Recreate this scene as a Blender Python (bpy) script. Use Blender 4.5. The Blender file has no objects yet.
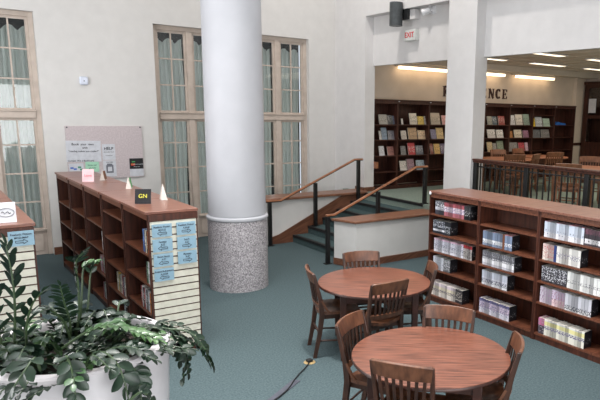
import bpy, math, random
from mathutils import Vector, Matrix, noise as mnoise
SC = bpy.context.scene
COL = SC.collection
rnd = random.Random(7)
PI = math.pi

# ------------------------------------------------------------------ camera calibration
CAM_H = 2.55
F, CX, CY = 608.42, 396.8, 229.5
yaw, pitch, roll = map(math.radians, (38.39, 10.873, -1.116))
fw = Vector((math.sin(yaw)*math.cos(pitch), math.cos(yaw)*math.cos(pitch), -math.sin(pitch)))
rt = Vector((math.cos(yaw), -math.sin(yaw), 0))
dn = fw.cross(rt)
R2 = rt*math.cos(roll)+dn*math.sin(roll)
D2 = -rt*math.sin(roll)+dn*math.cos(roll)
cam_d = bpy.data.cameras.new('camera'); cam = bpy.data.objects.new('camera', cam_d); COL.objects.link(cam)
mw = Matrix((R2, -D2, -fw)).transposed().to_4x4(); mw.translation = (0, 0, CAM_H)
cam.matrix_world = mw
cam_d.sensor_width = 36; cam_d.lens = F*36/600
cam_d.shift_x = (300-CX)/600; cam_d.shift_y = (CY-200)/600
cam_d.clip_start = .05; cam_d.clip_end = 100
SC.camera = cam
def hit(x, y, ax, val):
    d = R2*((x-CX)/F)+D2*((y-CY)/F)+fw
    o = Vector((0, 0, CAM_H)); t = (val-o[ax])/d[ax]
    return o+d*t

# ------------------------------------------------------------------ materials
def lin(c):
    r = []
    for v in c:
        v /= 255
        r.append(v/12.92 if v <= .04045 else ((v+.055)/1.055)**2.4)
    return (*r, 1)
def newmat(name):
    m = bpy.data.materials.new(name); m.use_nodes = True
    nt = m.node_tree; b = nt.nodes['Principled BSDF']
    return m, nt, b
def coords(nt, scale=(1, 1, 1), rot=(0, 0, 0), kind='Object'):
    tc = nt.nodes.new('ShaderNodeTexCoord'); mp = nt.nodes.new('ShaderNodeMapping')
    if any(rot): mp.vector_type = 'TEXTURE'; scale = tuple(1/v for v in scale)
    mp.inputs['Scale'].default_value = scale; mp.inputs['Rotation'].default_value = rot
    nt.links.new(tc.outputs[kind], mp.inputs[0]); return mp.outputs[0]
def ramp(nt, fac, stops, interp='LINEAR'):
    r = nt.nodes.new('ShaderNodeValToRGB'); r.color_ramp.interpolation = interp
    e = r.color_ramp.elements
    while len(e) < len(stops): e.new(.5)
    for i, (p, c) in enumerate(stops): e[i].position = p; e[i].color = lin(c)
    nt.links.new(fac, r.inputs[0]); return r.outputs[0]
def noisy(name, c1, c2, scale=8, rough=.6, bump=0, mscale=(1, 1, 1), rot=(0, 0, 0), detail=4, lo=.35, hi=.65, spec=.5, bscale=None, metal=0):
    m, nt, b = newmat(name)
    v = coords(nt, mscale, rot)
    n = nt.nodes.new('ShaderNodeTexNoise'); n.inputs['Scale'].default_value = scale; n.inputs['Detail'].default_value = detail
    nt.links.new(v, n.inputs['Vector'])
    nt.links.new(ramp(nt, n.outputs['Fac'], [(lo, c1), (hi, c2)]), b.inputs['Base Color'])
    b.inputs['Roughness'].default_value = rough
    b.inputs['Specular IOR Level'].default_value = spec
    b.inputs['Metallic'].default_value = metal
    if bump:
        n2 = n
        if bscale:
            n2 = nt.nodes.new('ShaderNodeTexNoise'); n2.inputs['Scale'].default_value = bscale; n2.inputs['Detail'].default_value = 3
            nt.links.new(v, n2.inputs['Vector'])
        bp = nt.nodes.new('ShaderNodeBump'); bp.inputs['Strength'].default_value = bump; bp.inputs['Distance'].default_value = .01
        nt.links.new(n2.outputs['Fac'], bp.inputs['Height']); nt.links.new(bp.outputs[0], b.inputs['Normal'])
    return m
def plain(name, c, rough=.6, metal=0, spec=.5):
    d = tuple(max(0, v-6) for v in c); e = tuple(min(255, v+6) for v in c)
    return noisy(name, d, e, 14, rough, spec=spec, metal=metal)
def emit(name, c, s):
    m, nt, b = newmat(name)
    b.inputs['Base Color'].default_value = lin((230, 230, 230))
    b.inputs['Emission Color'].default_value = lin(c); b.inputs['Emission Strength'].default_value = s
    return m

M_wall = noisy('plaster_wall', (211, 209, 206), (217, 215, 212), 5, .9, .25, bscale=160, detail=6, lo=.3, hi=.7, spec=.2)
M_wallB = noisy('plaster_wall_light', (214, 212, 211), (220, 218, 217), 5, .9, .2, bscale=160, detail=6, lo=.3, hi=.7, spec=.2)
M_upwall = noisy('warm_wall', (216, 202, 186), (224, 210, 194), 3, .9, spec=.2)
M_carpet = noisy('teal_carpet', (65, 79, 82), (87, 101, 104), 55, .95, .5, detail=8, lo=.3, hi=.7, spec=.1)
M_carpet2 = noisy('pale_green_carpet', (112, 126, 118), (136, 148, 138), 55, .95, .5, detail=8, spec=.1)
M_step = noisy('step_carpet', (62, 79, 80), (80, 96, 97), 60, .95, .5, detail=8, spec=.1)
M_rubber = plain('black_rubber', (20, 22, 24), .6)
M_black = plain('black_metal', (14, 14, 15), .45)
M_case = noisy('cherry_case', (54, 28, 20), (82, 44, 31), 5, .42, mscale=(6, 6, .7), detail=5, spec=.4)
M_caseH = noisy('cherry_case_shelf', (82, 46, 33), (118, 72, 52), 5, .38, mscale=(8, .8, 8), detail=5, spec=.4)
M_top = noisy('cherry_top', (106, 67, 55), (136, 93, 78), 6, .3, mscale=(7, .6, 5), detail=5, spec=.5)
M_upcase = noisy('reference_case', (50, 27, 21), (76, 42, 32), 5, .45, mscale=(6, 6, .7), detail=5, spec=.4)
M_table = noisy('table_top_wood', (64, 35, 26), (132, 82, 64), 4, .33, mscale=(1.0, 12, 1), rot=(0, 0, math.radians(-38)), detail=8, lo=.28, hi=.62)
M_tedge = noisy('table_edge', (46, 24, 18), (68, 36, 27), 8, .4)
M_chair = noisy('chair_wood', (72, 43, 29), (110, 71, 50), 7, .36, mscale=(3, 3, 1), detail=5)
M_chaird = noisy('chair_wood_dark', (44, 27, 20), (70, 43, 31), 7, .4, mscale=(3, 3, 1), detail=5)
M_upchair = noisy('golden_oak', (104, 66, 46), (138, 92, 66), 7, .38, mscale=(3, 3, 1), detail=5)
M_cap = noisy('oak_cap', (112, 76, 58), (146, 102, 80), 6, .35, mscale=(.8, 8, 4), detail=5)
M_skirt = noisy('oak_skirt', (92, 58, 42), (124, 82, 62), 6, .4, mscale=(.8, 6, 8), rot=(0, -.4, 0), detail=5)
M_rail = noisy('rail_wood', (134, 86, 60), (166, 112, 80), 8, .3)
M_slat = plain('cream_slat', (208, 205, 190), .5)
M_frame = noisy('taupe_frame', (186, 172, 160), (200, 186, 174), 6, .55, detail=3)
M_curtain = noisy('sheer_curtain', (184, 194, 189), (214, 219, 216), 4, .9, mscale=(5, 1, .4), spec=.1)
_nt = M_curtain.node_tree; _tl = _nt.nodes.new('ShaderNodeBsdfTranslucent'); _mx = _nt.nodes.new('ShaderNodeMixShader'); _mx.inputs[0].default_value = .5
_tl.inputs[0].default_value = lin((214, 217, 215))
_nt.links.new(_nt.nodes['Principled BSDF'].outputs[0], _mx.inputs[1]); _nt.links.new(_tl.outputs[0], _mx.inputs[2]); _nt.links.new(_mx.outputs[0], _nt.nodes['Material Output'].inputs[0])
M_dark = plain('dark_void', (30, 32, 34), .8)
M_white = plain('white_paint', (226, 226, 228), .4)
M_colw = noisy('column_paint', (176, 177, 182), (181, 182, 187), 3, .55, spec=.35)
M_steel = plain('grey_metal', (74, 78, 80), .4, metal=.3)
M_blue = plain('blue_sign', (138, 170, 188), .35)
M_ink = plain('black_ink', (24, 28, 40), .6)
M_paper = plain('white_paper', (204, 206, 212), .6)
M_green = plain('green_paper', (166, 214, 186), .6)
M_pink = plain('pink_paper', (214, 182, 186), .6)
M_cork = noisy('board_fabric', (190, 178, 180), (204, 193, 194), 40, .9, spec=.1)
M_ceil = noisy('ceiling_tile', (214, 204, 190), (228, 218, 204), 60, .9, spec=.1)
M_soil = noisy('potting_soil', (34, 26, 22), (60, 48, 40), 40, .95, .6)
M_stem = plain('green_stem', (60, 78, 50), .45)
M_leaf = noisy('glossy_leaf', (18, 34, 25), (36, 56, 40), 9, .36, spec=.45)
M_leaf2 = noisy('young_leaf', (50, 82, 46), (76, 110, 62), 9, .3, spec=.6)
M_pot = noisy('white_planter', (188, 184, 186), (210, 206, 208), 3, .35)
M_page = plain('book_pages', (222, 216, 204), .8)
def granite():
    m, nt, b = newmat('speckled_granite')
    v = coords(nt)
    vo = nt.nodes.new('ShaderNodeTexVoronoi'); vo.inputs['Scale'].default_value = 95
    nt.links.new(v, vo.inputs['Vector'])
    sep = nt.nodes.new('ShaderNodeSeparateColor'); nt.links.new(vo.outputs['Color'], sep.inputs[0])
    nt.links.new(ramp(nt, sep.outputs[0], [(0, (112, 109, 112)), (.35, (150, 145, 149)), (.65, (176, 170, 173)), (.95, (208, 204, 206))]), b.inputs['Base Color'])
    b.inputs['Roughness'].default_value = .5
    return m
M_granite = granite()
def glassmat():
    m, nt, b = newmat('thin_window_glass')
    nt.nodes.remove(b); out = nt.nodes['Material Output']
    tr = nt.nodes.new('ShaderNodeBsdfTransparent'); gl = nt.nodes.new('ShaderNodeBsdfGlossy'); gl.inputs['Roughness'].default_value = .03
    tr.inputs[0].default_value = (.985, .995, .99, 1)
    fr = nt.nodes.new('ShaderNodeFresnel'); fr.inputs[0].default_value = 1.5
    mx = nt.nodes.new('ShaderNodeMixShader')
    nt.links.new(fr.outputs[0], mx.inputs[0]); nt.links.new(tr.outputs[0], mx.inputs[1]); nt.links.new(gl.outputs[0], mx.inputs[2])
    nt.links.new(mx.outputs[0], out.inputs[0]); return m
M_glass = glassmat()
_sp = {}
def spine(bands, blot=None, seed=0):
    """printed paperback cover: bands by height [(z0, rgb)...], blotches of printed lettering"""
    key = (tuple(bands), blot, seed)
    if key in _sp: return _sp[key]
    m, nt, b = newmat('printed_cover'); v = coords(nt)
    sx = nt.nodes.new('ShaderNodeSeparateXYZ'); nt.links.new(v, sx.inputs[0])
    mul = nt.nodes.new('ShaderNodeMath'); mul.operation = 'MULTIPLY'; mul.inputs[1].default_value = 5
    nt.links.new(sx.outputs[2], mul.inputs[0])
    c = ramp(nt, mul.outputs[0], list(bands), 'CONSTANT')
    if blot:
        lo, hi, col, dens = blot
        n = nt.nodes.new('ShaderNodeTexNoise'); n.inputs['Scale'].default_value = 70; n.inputs['Detail'].default_value = 1
        mp = coords(nt, (1, 1.3, .8)); ad = nt.nodes.new('ShaderNodeVectorMath'); ad.inputs[1].default_value = (seed*3.1, seed*1.7, seed)
        nt.links.new(mp, ad.inputs[0]); nt.links.new(ad.outputs[0], n.inputs['Vector'])
        g = nt.nodes.new('ShaderNodeMath'); g.operation = 'GREATER_THAN'; g.inputs[1].default_value = dens
        nt.links.new(n.outputs['Fac'], g.inputs[0])
        a = nt.nodes.new('ShaderNodeMath'); a.operation = 'GREATER_THAN'; a.inputs[1].default_value = lo; nt.links.new(sx.outputs[2], a.inputs[0])
        d = nt.nodes.new('ShaderNodeMath'); d.operation = 'LESS_THAN'; d.inputs[1].default_value = hi; nt.links.new(sx.outputs[2], d.inputs[0])
        p = nt.nodes.new('ShaderNodeMath'); p.operation = 'MULTIPLY'; nt.links.new(a.outputs[0], p.inputs[0]); nt.links.new(d.outputs[0], p.inputs[1])
        q = nt.nodes.new('ShaderNodeMath'); q.operation = 'MULTIPLY'; nt.links.new(p.outputs[0], q.inputs[0]); nt.links.new(g.outputs[0], q.inputs[1])
        mx = nt.nodes.new('ShaderNodeMix'); mx.data_type = 'RGBA'
        nt.links.new(q.outputs[0], mx.inputs['Factor']); nt.links.new(c, mx.inputs['A']); mx.inputs['B'].default_value = lin(col)
        c = mx.outputs['Result']
    nt.links.new(c, b.inputs['Base Color']); b.inputs['Roughness'].default_value = .4
    _sp[key] = m; return m

# ------------------------------------------------------------------ mesh building
class MB:
    def __init__(s): s.v = []; s.f = []; s.mi = []; s.m = 0
    def add(s, vs, fs):
        n = len(s.v); s.v += [tuple(p) for p in vs]
        for f in fs: s.f.append([n+i for i in f]); s.mi.append(s.m)
        return s
    def box(s, x0, x1, y0, y1, z0, z1, mat=None):
        if x0 > x1: x0, x1 = x1, x0
        if y0 > y1: y0, y1 = y1, y0
        if z0 > z1: z0, z1 = z1, z0
        vs = [Vector((x, y, z)) for z in (z0, z1) for y in (y0, y1) for x in (x0, x1)]
        if mat is not None: vs = [mat @ v for v in vs]
        return s.add(vs, [(0, 2, 3, 1), (4, 5, 7, 6), (0, 1, 5, 4), (2, 6, 7, 3), (0, 4, 6, 2), (1, 3, 7, 5)])
    def prism(s, poly, a0, a1, axis='y'):
        """poly of 2D points, extruded along axis"""
        def P(p, a):
            return {'y': (p[0], a, p[1]), 'x': (a, p[0], p[1]), 'z': (p[0], p[1], a)}[axis]
        n = len(poly)
        vs = [P(p, a0) for p in poly]+[P(p, a1) for p in poly]
        fs = [tuple(range(n))[::-1], tuple(range(n, 2*n))]+[(i, (i+1) % n, n+(i+1) % n, n+i) for i in range(n)]
        return s.add(vs, fs)
    def tube(s, pts, rads, n=8, caps=True):
        pts = [Vector(p) for p in pts]
        if not isinstance(rads, (list, tuple)): rads = [rads]*len(pts)
        up = Vector((0, 0, 1)); base = len(s.v); vs = []; fs = []
        pu = None
        for i, p in enumerate(pts):
            t = (pts[min(i+1, len(pts)-1)]-pts[max(i-1, 0)]).normalized()
            u = pu-t*pu.dot(t) if pu is not None else t.cross(up if abs(t.z) < .9 else Vector((1, 0, 0)))
            if u.length < 1e-6: u = t.cross(Vector((0, 1, 0)))
            u.normalize(); pu = u; w = t.cross(u)
            r = rads[i]
            for k in range(n):
                a = 2*PI*k/n+PI/n; vs.append(p+(u*math.cos(a)+w*math.sin(a))*r)
        for i in range(len(pts)-1):
            for k in range(n): fs.append((i*n+k, i*n+(k+1) % n, (i+1)*n+(k+1) % n, (i+1)*n+k))
        if caps: fs += [tuple(range(n))[::-1], tuple(range((len(pts)-1)*n, len(pts)*n))]
        return s.add(vs, fs)
    def bar(s, p, q, w, d, side=None):
        """rectangular bar from p to q, width w along side, depth d"""
        p, q = Vector(p), Vector(q); t = (q-p).normalized()
        sd = Vector(side) if side else Vector((1, 0, 0)); sd = (sd-t*sd.dot(t)).normalized(); o = t.cross(sd)
        vs = [a+sd*(sx*w/2)+o*(sy*d/2) for a in (p, q) for sx, sy in ((-1, -1), (1, -1), (1, 1), (-1, 1))]
        return s.add(vs, [(3, 2, 1, 0), (4, 5, 6, 7), (0, 1, 5, 4), (1, 2, 6, 5), (2, 3, 7, 6), (3, 0, 4, 7)])
    def lathe(s, prof, n=64, c=(0, 0)):
        vs = []; fs = []; m = len(prof)
        for r, z in prof:
            for k in range(n): a = 2*PI*k/n; vs.append((c[0]+r*math.cos(a), c[1]+r*math.sin(a), z))
        for i in range(m-1):
            for k in range(n): fs.append((i*n+k, i*n+(k+1) % n, (i+1)*n+(k+1) % n, (i+1)*n+k))
        if prof[0][0] > 1e-4: fs.append(tuple(range(n))[::-1])
        if prof[-1][0] > 1e-4: fs.append(tuple(range((m-1)*n, m*n)))
        return s.add(vs, fs)
    def sheet(s, rows, thick):
        """grid of points rows[i][j] given thickness along its normals (closed solid)"""
        R, C = len(rows), len(rows[0])
        g = [[Vector(p) for p in r] for r in rows]
        def nrm(i, j):
            a = g[min(i+1, R-1)][j]-g[max(i-1, 0)][j]; b = g[i][min(j+1, C-1)]-g[i][max(j-1, 0)]
            return a.cross(b).normalized()
        top = [g[i][j]+nrm(i, j)*thick/2 for i in range(R) for j in range(C)]
        bot = [g[i][j]-nrm(i, j)*thick/2 for i in range(R) for j in range(C)]
        N = R*C; fs = []
        for i in range(R-1):
            for j in range(C-1):
                a, b, c, d = i*C+j, i*C+j+1, (i+1)*C+j+1, (i+1)*C+j
                fs += [(a, d, c, b), (N+a, N+b, N+c, N+d)]
        for j in range(C-1):
            fs += [(j, j+1, N+j+1, N+j), ((R-1)*C+j+1, (R-1)*C+j, N+(R-1)*C+j, N+(R-1)*C+j+1)]
        for i in range(R-1):
            fs += [((i+1)*C, i*C, N+i*C, N+(i+1)*C), (i*C+C-1, (i+1)*C+C-1, N+(i+1)*C+C-1, N+i*C+C-1)]
        return s.add(top+bot, fs)
    def build(s, name, mats, parent=None, loc=None, smooth=True, bevel=0, ang=35, rotz=None):
        me = bpy.data.meshes.new(name); me.from_pydata(s.v, [], s.f)
        for m in (mats if isinstance(mats, (list, tuple)) else [mats]): me.materials.append(m)
        me.polygons.foreach_set('material_index', s.mi)
        if smooth:
            me.polygons.foreach_set('use_smooth', [True]*len(s.f)); me.set_sharp_from_angle(angle=math.radians(ang))
        me.update()
        o = bpy.data.objects.new(name, me); COL.objects.link(o)
        if parent: o.parent = parent
        if loc is not None: o.location = loc
        if rotz is not None: o.rotation_euler.z = rotz
        if bevel:
            b = o.modifiers.new('bevel', 'BEVEL'); b.width = bevel; b.segments = 2; b.limit_method = 'ANGLE'; b.angle_limit = math.radians(40)
        return o
def tag(o, label=None, cat=None, group=None, kind=None):
    if label: o['label'] = label
    if cat: o['category'] = cat
    if group: o['group'] = group
    if kind: o['kind'] = kind
    return o
def thing(name, label, cat, loc=(0, 0, 0), rz=0, group=None):
    o = bpy.data.objects.new(name, None); COL.objects.link(o); o.empty_display_size = .1
    o.location = loc; o.rotation_euler = (0, 0, rz)
    return tag(o, label, cat, group)
def struct(o): o['kind'] = 'structure'; return o
def dup(root, loc, rz, label, group=None):
    def cp(o, parent):
        c = o.copy(); COL.objects.link(c)
        if parent: c.parent = parent
        for k in o.children: cp(k, c)
        return c
    r = cp(root, None); r.location = loc; r.rotation_euler = (0, 0, rz); r['label'] = label
    if group: r['group'] = group
    return r
def text(s, size, mat, parent, loc, rot, name='lettering', align='CENTER', extrude=.0008, space=1):
    cu = bpy.data.curves.new(name, 'FONT'); cu.body = s; cu.size = size; cu.align_x = align; cu.align_y = 'CENTER'; cu.extrude = extrude
    cu.offset = size*.012; cu.space_character = space
    t = bpy.data.objects.new(name, cu); COL.objects.link(t)
    me = bpy.data.meshes.new_from_object(t.evaluated_get(bpy.context.evaluated_depsgraph_get()))
    COL.objects.unlink(t); bpy.data.objects.remove(t)
    me.materials.clear(); me.materials.append(mat)
    o = bpy.data.objects.new(name, me); COL.objects.link(o); o.parent = parent; o.location = loc; o.rotation_euler = rot
    return o

# ------------------------------------------------------------------ shell
YW, XB = 11.8, 7.51
ZU, RIS = .867, .1445
struct(MB().box(-3.2, XB+.2, -3.2, YW+.34, -.2, 0).build('floor', M_carpet))
struct(MB().box(7.40, 16.0, 2.2, 11.3, -.2, ZU).build('floor', M_carpet2))
# window wall with three tall openings
wins = [(.36, 1.74), (3.62, 5.0), (5.47, 6.85)]
mb = MB(); x = -3.2
for a, b in wins:
    mb.box(x, a, YW, YW+.34, 0, 7.4); mb.box(a, b, YW, YW+.34, 4.05, 7.4); x = b
mb.box(x, XB+.25, YW, YW+.34, 0, 7.4)
struct(mb.build('wall_back', M_wall, smooth=False))
mb = MB(); x = -3.2
for a, b in wins+[(5.15, 5.16)][:0]:
    mb.box(x, a, YW-.02, YW, 0, .13); x = b
struct(mb.build('baseboard_back', M_skirt, smooth=False))
struct(MB().box(-3.4, -3.2, -3.2, YW+.34, 0, 7.4).build('wall_left', M_wall))
struct(MB().box(-3.2, XB+.2, -3.4, -3.2, 0, 7.4).build('wall_front', M_wall))
# right wall: corner pier, square pillar, recessed lintels, wall above
mb = MB()
mb.box(XB, XB+.25, 10.64, YW, 0, 7.4)
mb.box(XB, XB+.29, 7.46, 8.14, 0, 7.4)
mb.box(XB, XB+.25, 8.14, 10.64, 4.47, 7.4)
mb.box(XB+.21, XB+.29, 8.14, 10.64, 3.5, 4.47)
mb.box(XB, XB+.25, 1.6, 7.46, 4.47, 7.4)
mb.box(XB+.21, XB+.29, 1.6, 7.46, 3.5, 4.47)
mb.box(XB, XB+.29, -3.2, 1.6, 0, 7.4)
mb.box(XB-.11, XB+.03, 1.6, 8.10, 0, .86)
struct(mb.build('wall_right', M_wallB, smooth=False))
# ceiling of the hall; the opening is added to let in soft light
mb = MB()
sx0, sx1, sy0, sy1 = -1.6, 4.6, .0, 7.5
mb.box(-3.2, sx0, -3.2, YW, 7.4, 7.6); mb.box(sx1, XB+.2, -3.2, YW, 7.4, 7.6)
mb.box(sx0, sx1, -3.2, sy0, 7.4, 7.6); mb.box(sx0, sx1, sy1, YW, 7.4, 7.6)
struct(mb.build('ceiling', M_wall, smooth=False))

# windows: two casements over two, muntins, bottom panels
def window(i, x0, x1):
    r = struct(bpy.data.objects.new('window_%d' % i, None)); COL.objects.link(r); r.location = (x0, YW+.13, 0)
    W = x1-x0; fy0, fy1 = -.03, .09
    f = MB()
    f.box(0, .075, fy0, fy1, 0, 4.05); f.box(W-.075, W, fy0, fy1, 0, 4.05); f.box(.075, W-.075, fy0, fy1, 3.97, 4.05)
    f.box(.075, W-.075, fy0-.02, fy1, 2.345, 2.465); f.box(.075, W-.075, fy0-.045, fy1-.04, 2.455, 2.475)
    f.box(W/2-.055, W/2+.055, fy0, fy1, 0, 2.345); f.box(W/2-.055, W/2+.055, fy0, fy1, 2.465, 3.97)
    f.build('window_frame', M_frame, r, bevel=.006)
    for k in (0, 1):
        a = .075 if k == 0 else W/2+.055; b = W/2-.055 if k == 0 else W-.075
        for (z0, z1, rows, nm) in ((.43, 2.345, [.93, 1.42, 1.90], 'sash'), (2.465, 3.97, [2.98, 3.46], 'sash')):
            s = MB(); y0, y1 = .005, .05; st = .042
            s.box(a, a+st, y0, y1, z0, z1); s.box(b-st, b, y0, y1, z0, z1)
            s.box(a+st, b-st, y0, y1, z0, z0+st); s.box(a+st, b-st, y0, y1, z1-st, z1)
            c = (a+b)/2
            s.box(c-.012, c+.012, y0+.005, y1-.01, z0+st, z1-st)
            for z in rows:
                s.box(a+st, c-.012, y0+.005, y1-.01, z-.012, z+.012); s.box(c+.012, b-st, y0+.005, y1-.01, z-.012, z+.012)
            so = s.build('sash', M_frame, r, smooth=False)
            MB().box(a+st, b-st, .032, .036, z0+st, z1-st).build('glass', M_glass, so, smooth=False)
        p = MB()
        p.box(a, b, 0, .05, 0, .43); p.box(a+.05, b-.05, -.012, 0, .07, .36); p.box(a, b, -.05, .01, .425, .455)
        p.build('panel', M_frame, r, bevel=.004)
    # dark backing sheet: the darkness behind the curtains is its colour
    struct(MB().box(x0-.1, x1+.1, YW+.62, YW+.66, 0, 4.2).build('dark_backing', M_dark, smooth=False))
    return r
wn = ['behind the left bookcases', 'left of the white column', 'right of the white column']
for i, (a, b) in enumerate(wins):
    window(i+1, a, b)
    for k in (0, 1):
        xa = a+.06 if k == 0 else (a+b)/2+.05; xb = (a+b)/2-.05 if k == 0 else b-.06
        pts = []; n = 46; ph = rnd.random()*6
        rows = []
        for zi in range(13):
            z = .06+zi*(3.70)/12
            row = []
            for j in range(n+1):
                t = j/n; u = xa+(xb-xa)*(t*.93+.03+.02*math.sin(z*1.6+ph))
                y = YW+.33+.022*math.sin(t*38+ph+.5*math.sin(z*1.2+ph))+.012*math.sin(t*91+z)+.008*math.sin(z*5+t*9)
                row.append((u, y, z+(.09*abs(math.sin(t*7+ph)) if zi == 12 else 0)))
            rows.append(row)
        o = MB().sheet(rows, .004).build('curtain', M_curtain, ang=80)
        tag(o, 'pale grey-green sheer curtain in the %s half of the window %s' % (('left', 'right')[k], wn[i]), 'curtain', 'sheer curtains behind the tall windows')

# column
r = thing('column', 'large round white column on a speckled granite base', 'column', (3.58, 8.24, 0))
MB().lathe([(.418, 0), (.418, 1.01)], 96).build('granite_base', M_granite, r)
MB().lathe([(.418, 1.01), (.430, 1.018), (.436, 1.035), (.432, 1.055), (.418, 1.068), (.399, 1.070), (.399, 1.082)], 96).build('collar', M_colw, r)
MB().lathe([(.404, 1.082), (.398, 4), (.392, 7.4)], 96).build('shaft', M_colw, r)

# ------------------------------------------------------------------ stairs
SX = [5.36+.335*i for i in range(7)]
mb = MB()
xs = [5.70, 6.04, 6.38, 6.72, 7.06]
for i, xx in enumerate(xs):
    mb.box(xx, 7.40, 8.56, 10.5, RIS*i, RIS*(i+1)-.001)
struct(mb.build('floor_steps', M_step, smooth=False))
mb = MB()
for i, xx in enumerate(xs+[7.40]):
    z = RIS*(i+1)
    mb.prism([(xx-.012, z-.042), (xx-.012, z+.004), (xx+.055, z+.006), (xx+.055, z+.001), (xx-.001, z-.001), (xx-.001, z-.042)], 8.565, 10.48)
struct(mb.build('trim_nosing', M_rubber, smooth=False))
# left low wall (deep ledge to the window wall)
struct(MB().box(5.18, XB, 10.52, 10.93, 0, .85).build('wall_stair_left', M_wall, smooth=False))
o = MB().prism([(5.12, 10.44), (5.12, 10.97), (XB, 10.97), (XB, 10.5), (XB-.1, 10.44)], .85, .90, 'z').build('trim_ledge_cap', M_cap, bevel=.012); struct(o)
o = MB().prism([(5.18, 0), (5.18, .13), (5.38, .17), (6.95, .85), (XB-.01, .85), (XB-.01, .55), (5.9, 0)], 10.485, 10.52, 'y').build('trim_skirt', M_skirt, bevel=.005); struct(o)
o = MB().prism([(5.2, .10), (5.2, .14), (5.39, .185), (6.84, .85), (6.92, .85), (5.4, .155)], 10.472, 10.486, 'y').build('trim_moulding', M_skirt); struct(o)
mb = MB(); mb.box(XB-.015, XB, 10.63, 10.96, .868, .96); mb.box(XB-.015, XB+.26, 10.615, 10.64, .868, .96)
struct(mb.build('baseboard_doorway', M_skirt, smooth=False))
# right low wall
struct(MB().prism([(5.58, 8.12), (5.42, 8.54), (7.45, 8.54), (7.45, 8.12)], 0, .745, 'z').build('wall_stair_right', M_wall, smooth=False))
struct(MB().prism([(5.54, 8.07), (5.37, 8.56), (XB, 8.56), (XB, 8.07)], .745, .79, 'z').build('trim_wall_cap', M_cap, bevel=.012))
mb = MB(); mb.prism([(5.565, 8.10), (5.565, 8.12), (7.42, 8.12), (7.42, 8.10)], 0, .115, 'z'); mb.prism([(5.565, 8.10), (5.405, 8.54), (5.42, 8.54), (5.58, 8.12)], 0, .115, 'z')
struct(mb.build('baseboard_stair', M_skirt, smooth=False))

def handrail(name, label, pts, posts, y):
    r = thing(name, label, 'handrail', (posts[0][0], y, 0))
    ox = posts[0][0]
    m = MB()
    P = [Vector((a-ox, 0, z)) for a, z in pts]
    prof = [(-.028, -.012), (-.02, .018), (.02, .018), (.028, -.012)]
    vs = []; fs = []
    for i, p in enumerate(P):
        for (u, w) in prof: vs.append(p+Vector((0, u, w)))
    n = 4
    for i in range(len(P)-1):
        for k in range(n): fs.append((i*n+k, i*n+(k+1) % n, (i+1)*n+(k+1) % n, (i+1)*n+k))
    fs += [(3, 2, 1, 0), tuple(range((len(P)-1)*n, len(P)*n))]
    m.add(vs, fs); m.build('rail', M_rail, r, bevel=.004)
    m = MB()
    for i in range(len(P)-1): m.bar(P[i]-Vector((0, 0, .02)), P[i+1]-Vector((0, 0, .02)), .03, .014, (0, 1, 0))
    m.build('rail_strap', M_black, r, smooth=False)
    for a, z0, z1 in posts:
        MB().box(a-ox-.032, a-ox+.032, -.032, .032, z0, z1-.02).build('post', M_black, r, bevel=.004)
        MB().box(a-ox-.06, a-ox+.06, -.05, .05, z0, z0+.012).build('base_plate', M_black, r, smooth=False)
    return r
handrail('handrail', 'black handrail with oak top along the left side of the steps', [(5.1, .862), (5.40, .862), (7.10, 1.585), (7.30, 1.585)],
         [(5.17, 0, .855), (6.17, RIS*2+.001, 1.17), (7.2, RIS*5+.001, 1.58)], 10.41)
handrail('handrail', 'black handrail with oak top beside the low white wall, right of the steps', [(5.30, .835), (5.46, .835), (7.25, 1.57), (7.52, 1.57)],
         [(5.335, 0, .83), (6.38, RIS*3+.001, 1.19), (7.47, ZU+.006, 1.565)], 8.605)

# balustrade of the upper floor
r = thing('balustrade', 'black metal balustrade with wooden top rail on the upper floor edge', 'railing', (7.6, 7.44, ZU))
m = MB(); m.box(-.045, .045, -4.6, .06, .865, .90); m.box(-.06, .06, -4.6, .08, .897, .93); m.build('top_rail', M_case, r, bevel=.008)
for k in range(5):
    yy = -.02-k*1.12
    if yy < -4.6: break
    MB().box(-.032, .032, yy-.04, yy+.04, 0, .87).build('post', M_black, r, bevel=.004)
m = MB(); m.box(-.012, .012, -4.6, 0, .79, .81); m.box(-.012, .012, -4.6, 0, .08, .1); m.build('cross_bar', M_black, r, smooth=False)
for k in range(40):
    yy = -.02-k*.112
    if k % 10 == 0: continue
    MB().box(-.009, .009, yy-.009, yy+.009, .10, .87).build('baluster', M_black, r, smooth=False)

# ------------------------------------------------------------------ upper room
YR, XR = 11.07, 15.80
struct(MB().box(7.77, XR+.2, YR, YR+.2, ZU, 3.9).build('wall_reference', M_upwall, smooth=False))
struct(MB().box(XR, XR+.2, 2.2, YR, ZU, 3.9).build('wall_reference_right', M_upwall, smooth=False))
struct(MB().box(7.79, XR+.2, 2.0, 2.2, ZU, 3.9).build('wall_reference_front', M_upwall, smooth=False))
mb = MB()
mb.box(7.79, XR+.2, 2.2, YR+.2, 3.76, 3.9)
for k in range(13): mb.box(7.8+.61*k, 7.82+.61*k, 2.2, 10.6, 3.753, 3.76)
for k in range(14): mb.box(7.8, XR, 2.5+.61*k, 2.52+.61*k, 3.753, 3.76)
struct(mb.build('ceiling_reference', M_ceil, smooth=False))
struct(MB().box(7.8, XR, 10.66, YR, 3.62, 3.76).build('trim_soffit', M_ceil, smooth=False))
mb = MB(); mb.box(14.87, 15.2, YR-.03, YR, 1.70, 1.78); mb.box(15.2, 15.62, YR-.15, YR-.12, 1.70, 1.78); mb.box(15.62, XR, YR-.03, YR, 1.70, 1.78)
struct(mb.build('trim_chair_rail', M_upcase, smooth=False))
struct(MB().box(15.2, 15.6, YR-.12, YR, ZU, 3.62).build('wall_pilaster', M_upwall, smooth=False))
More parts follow.
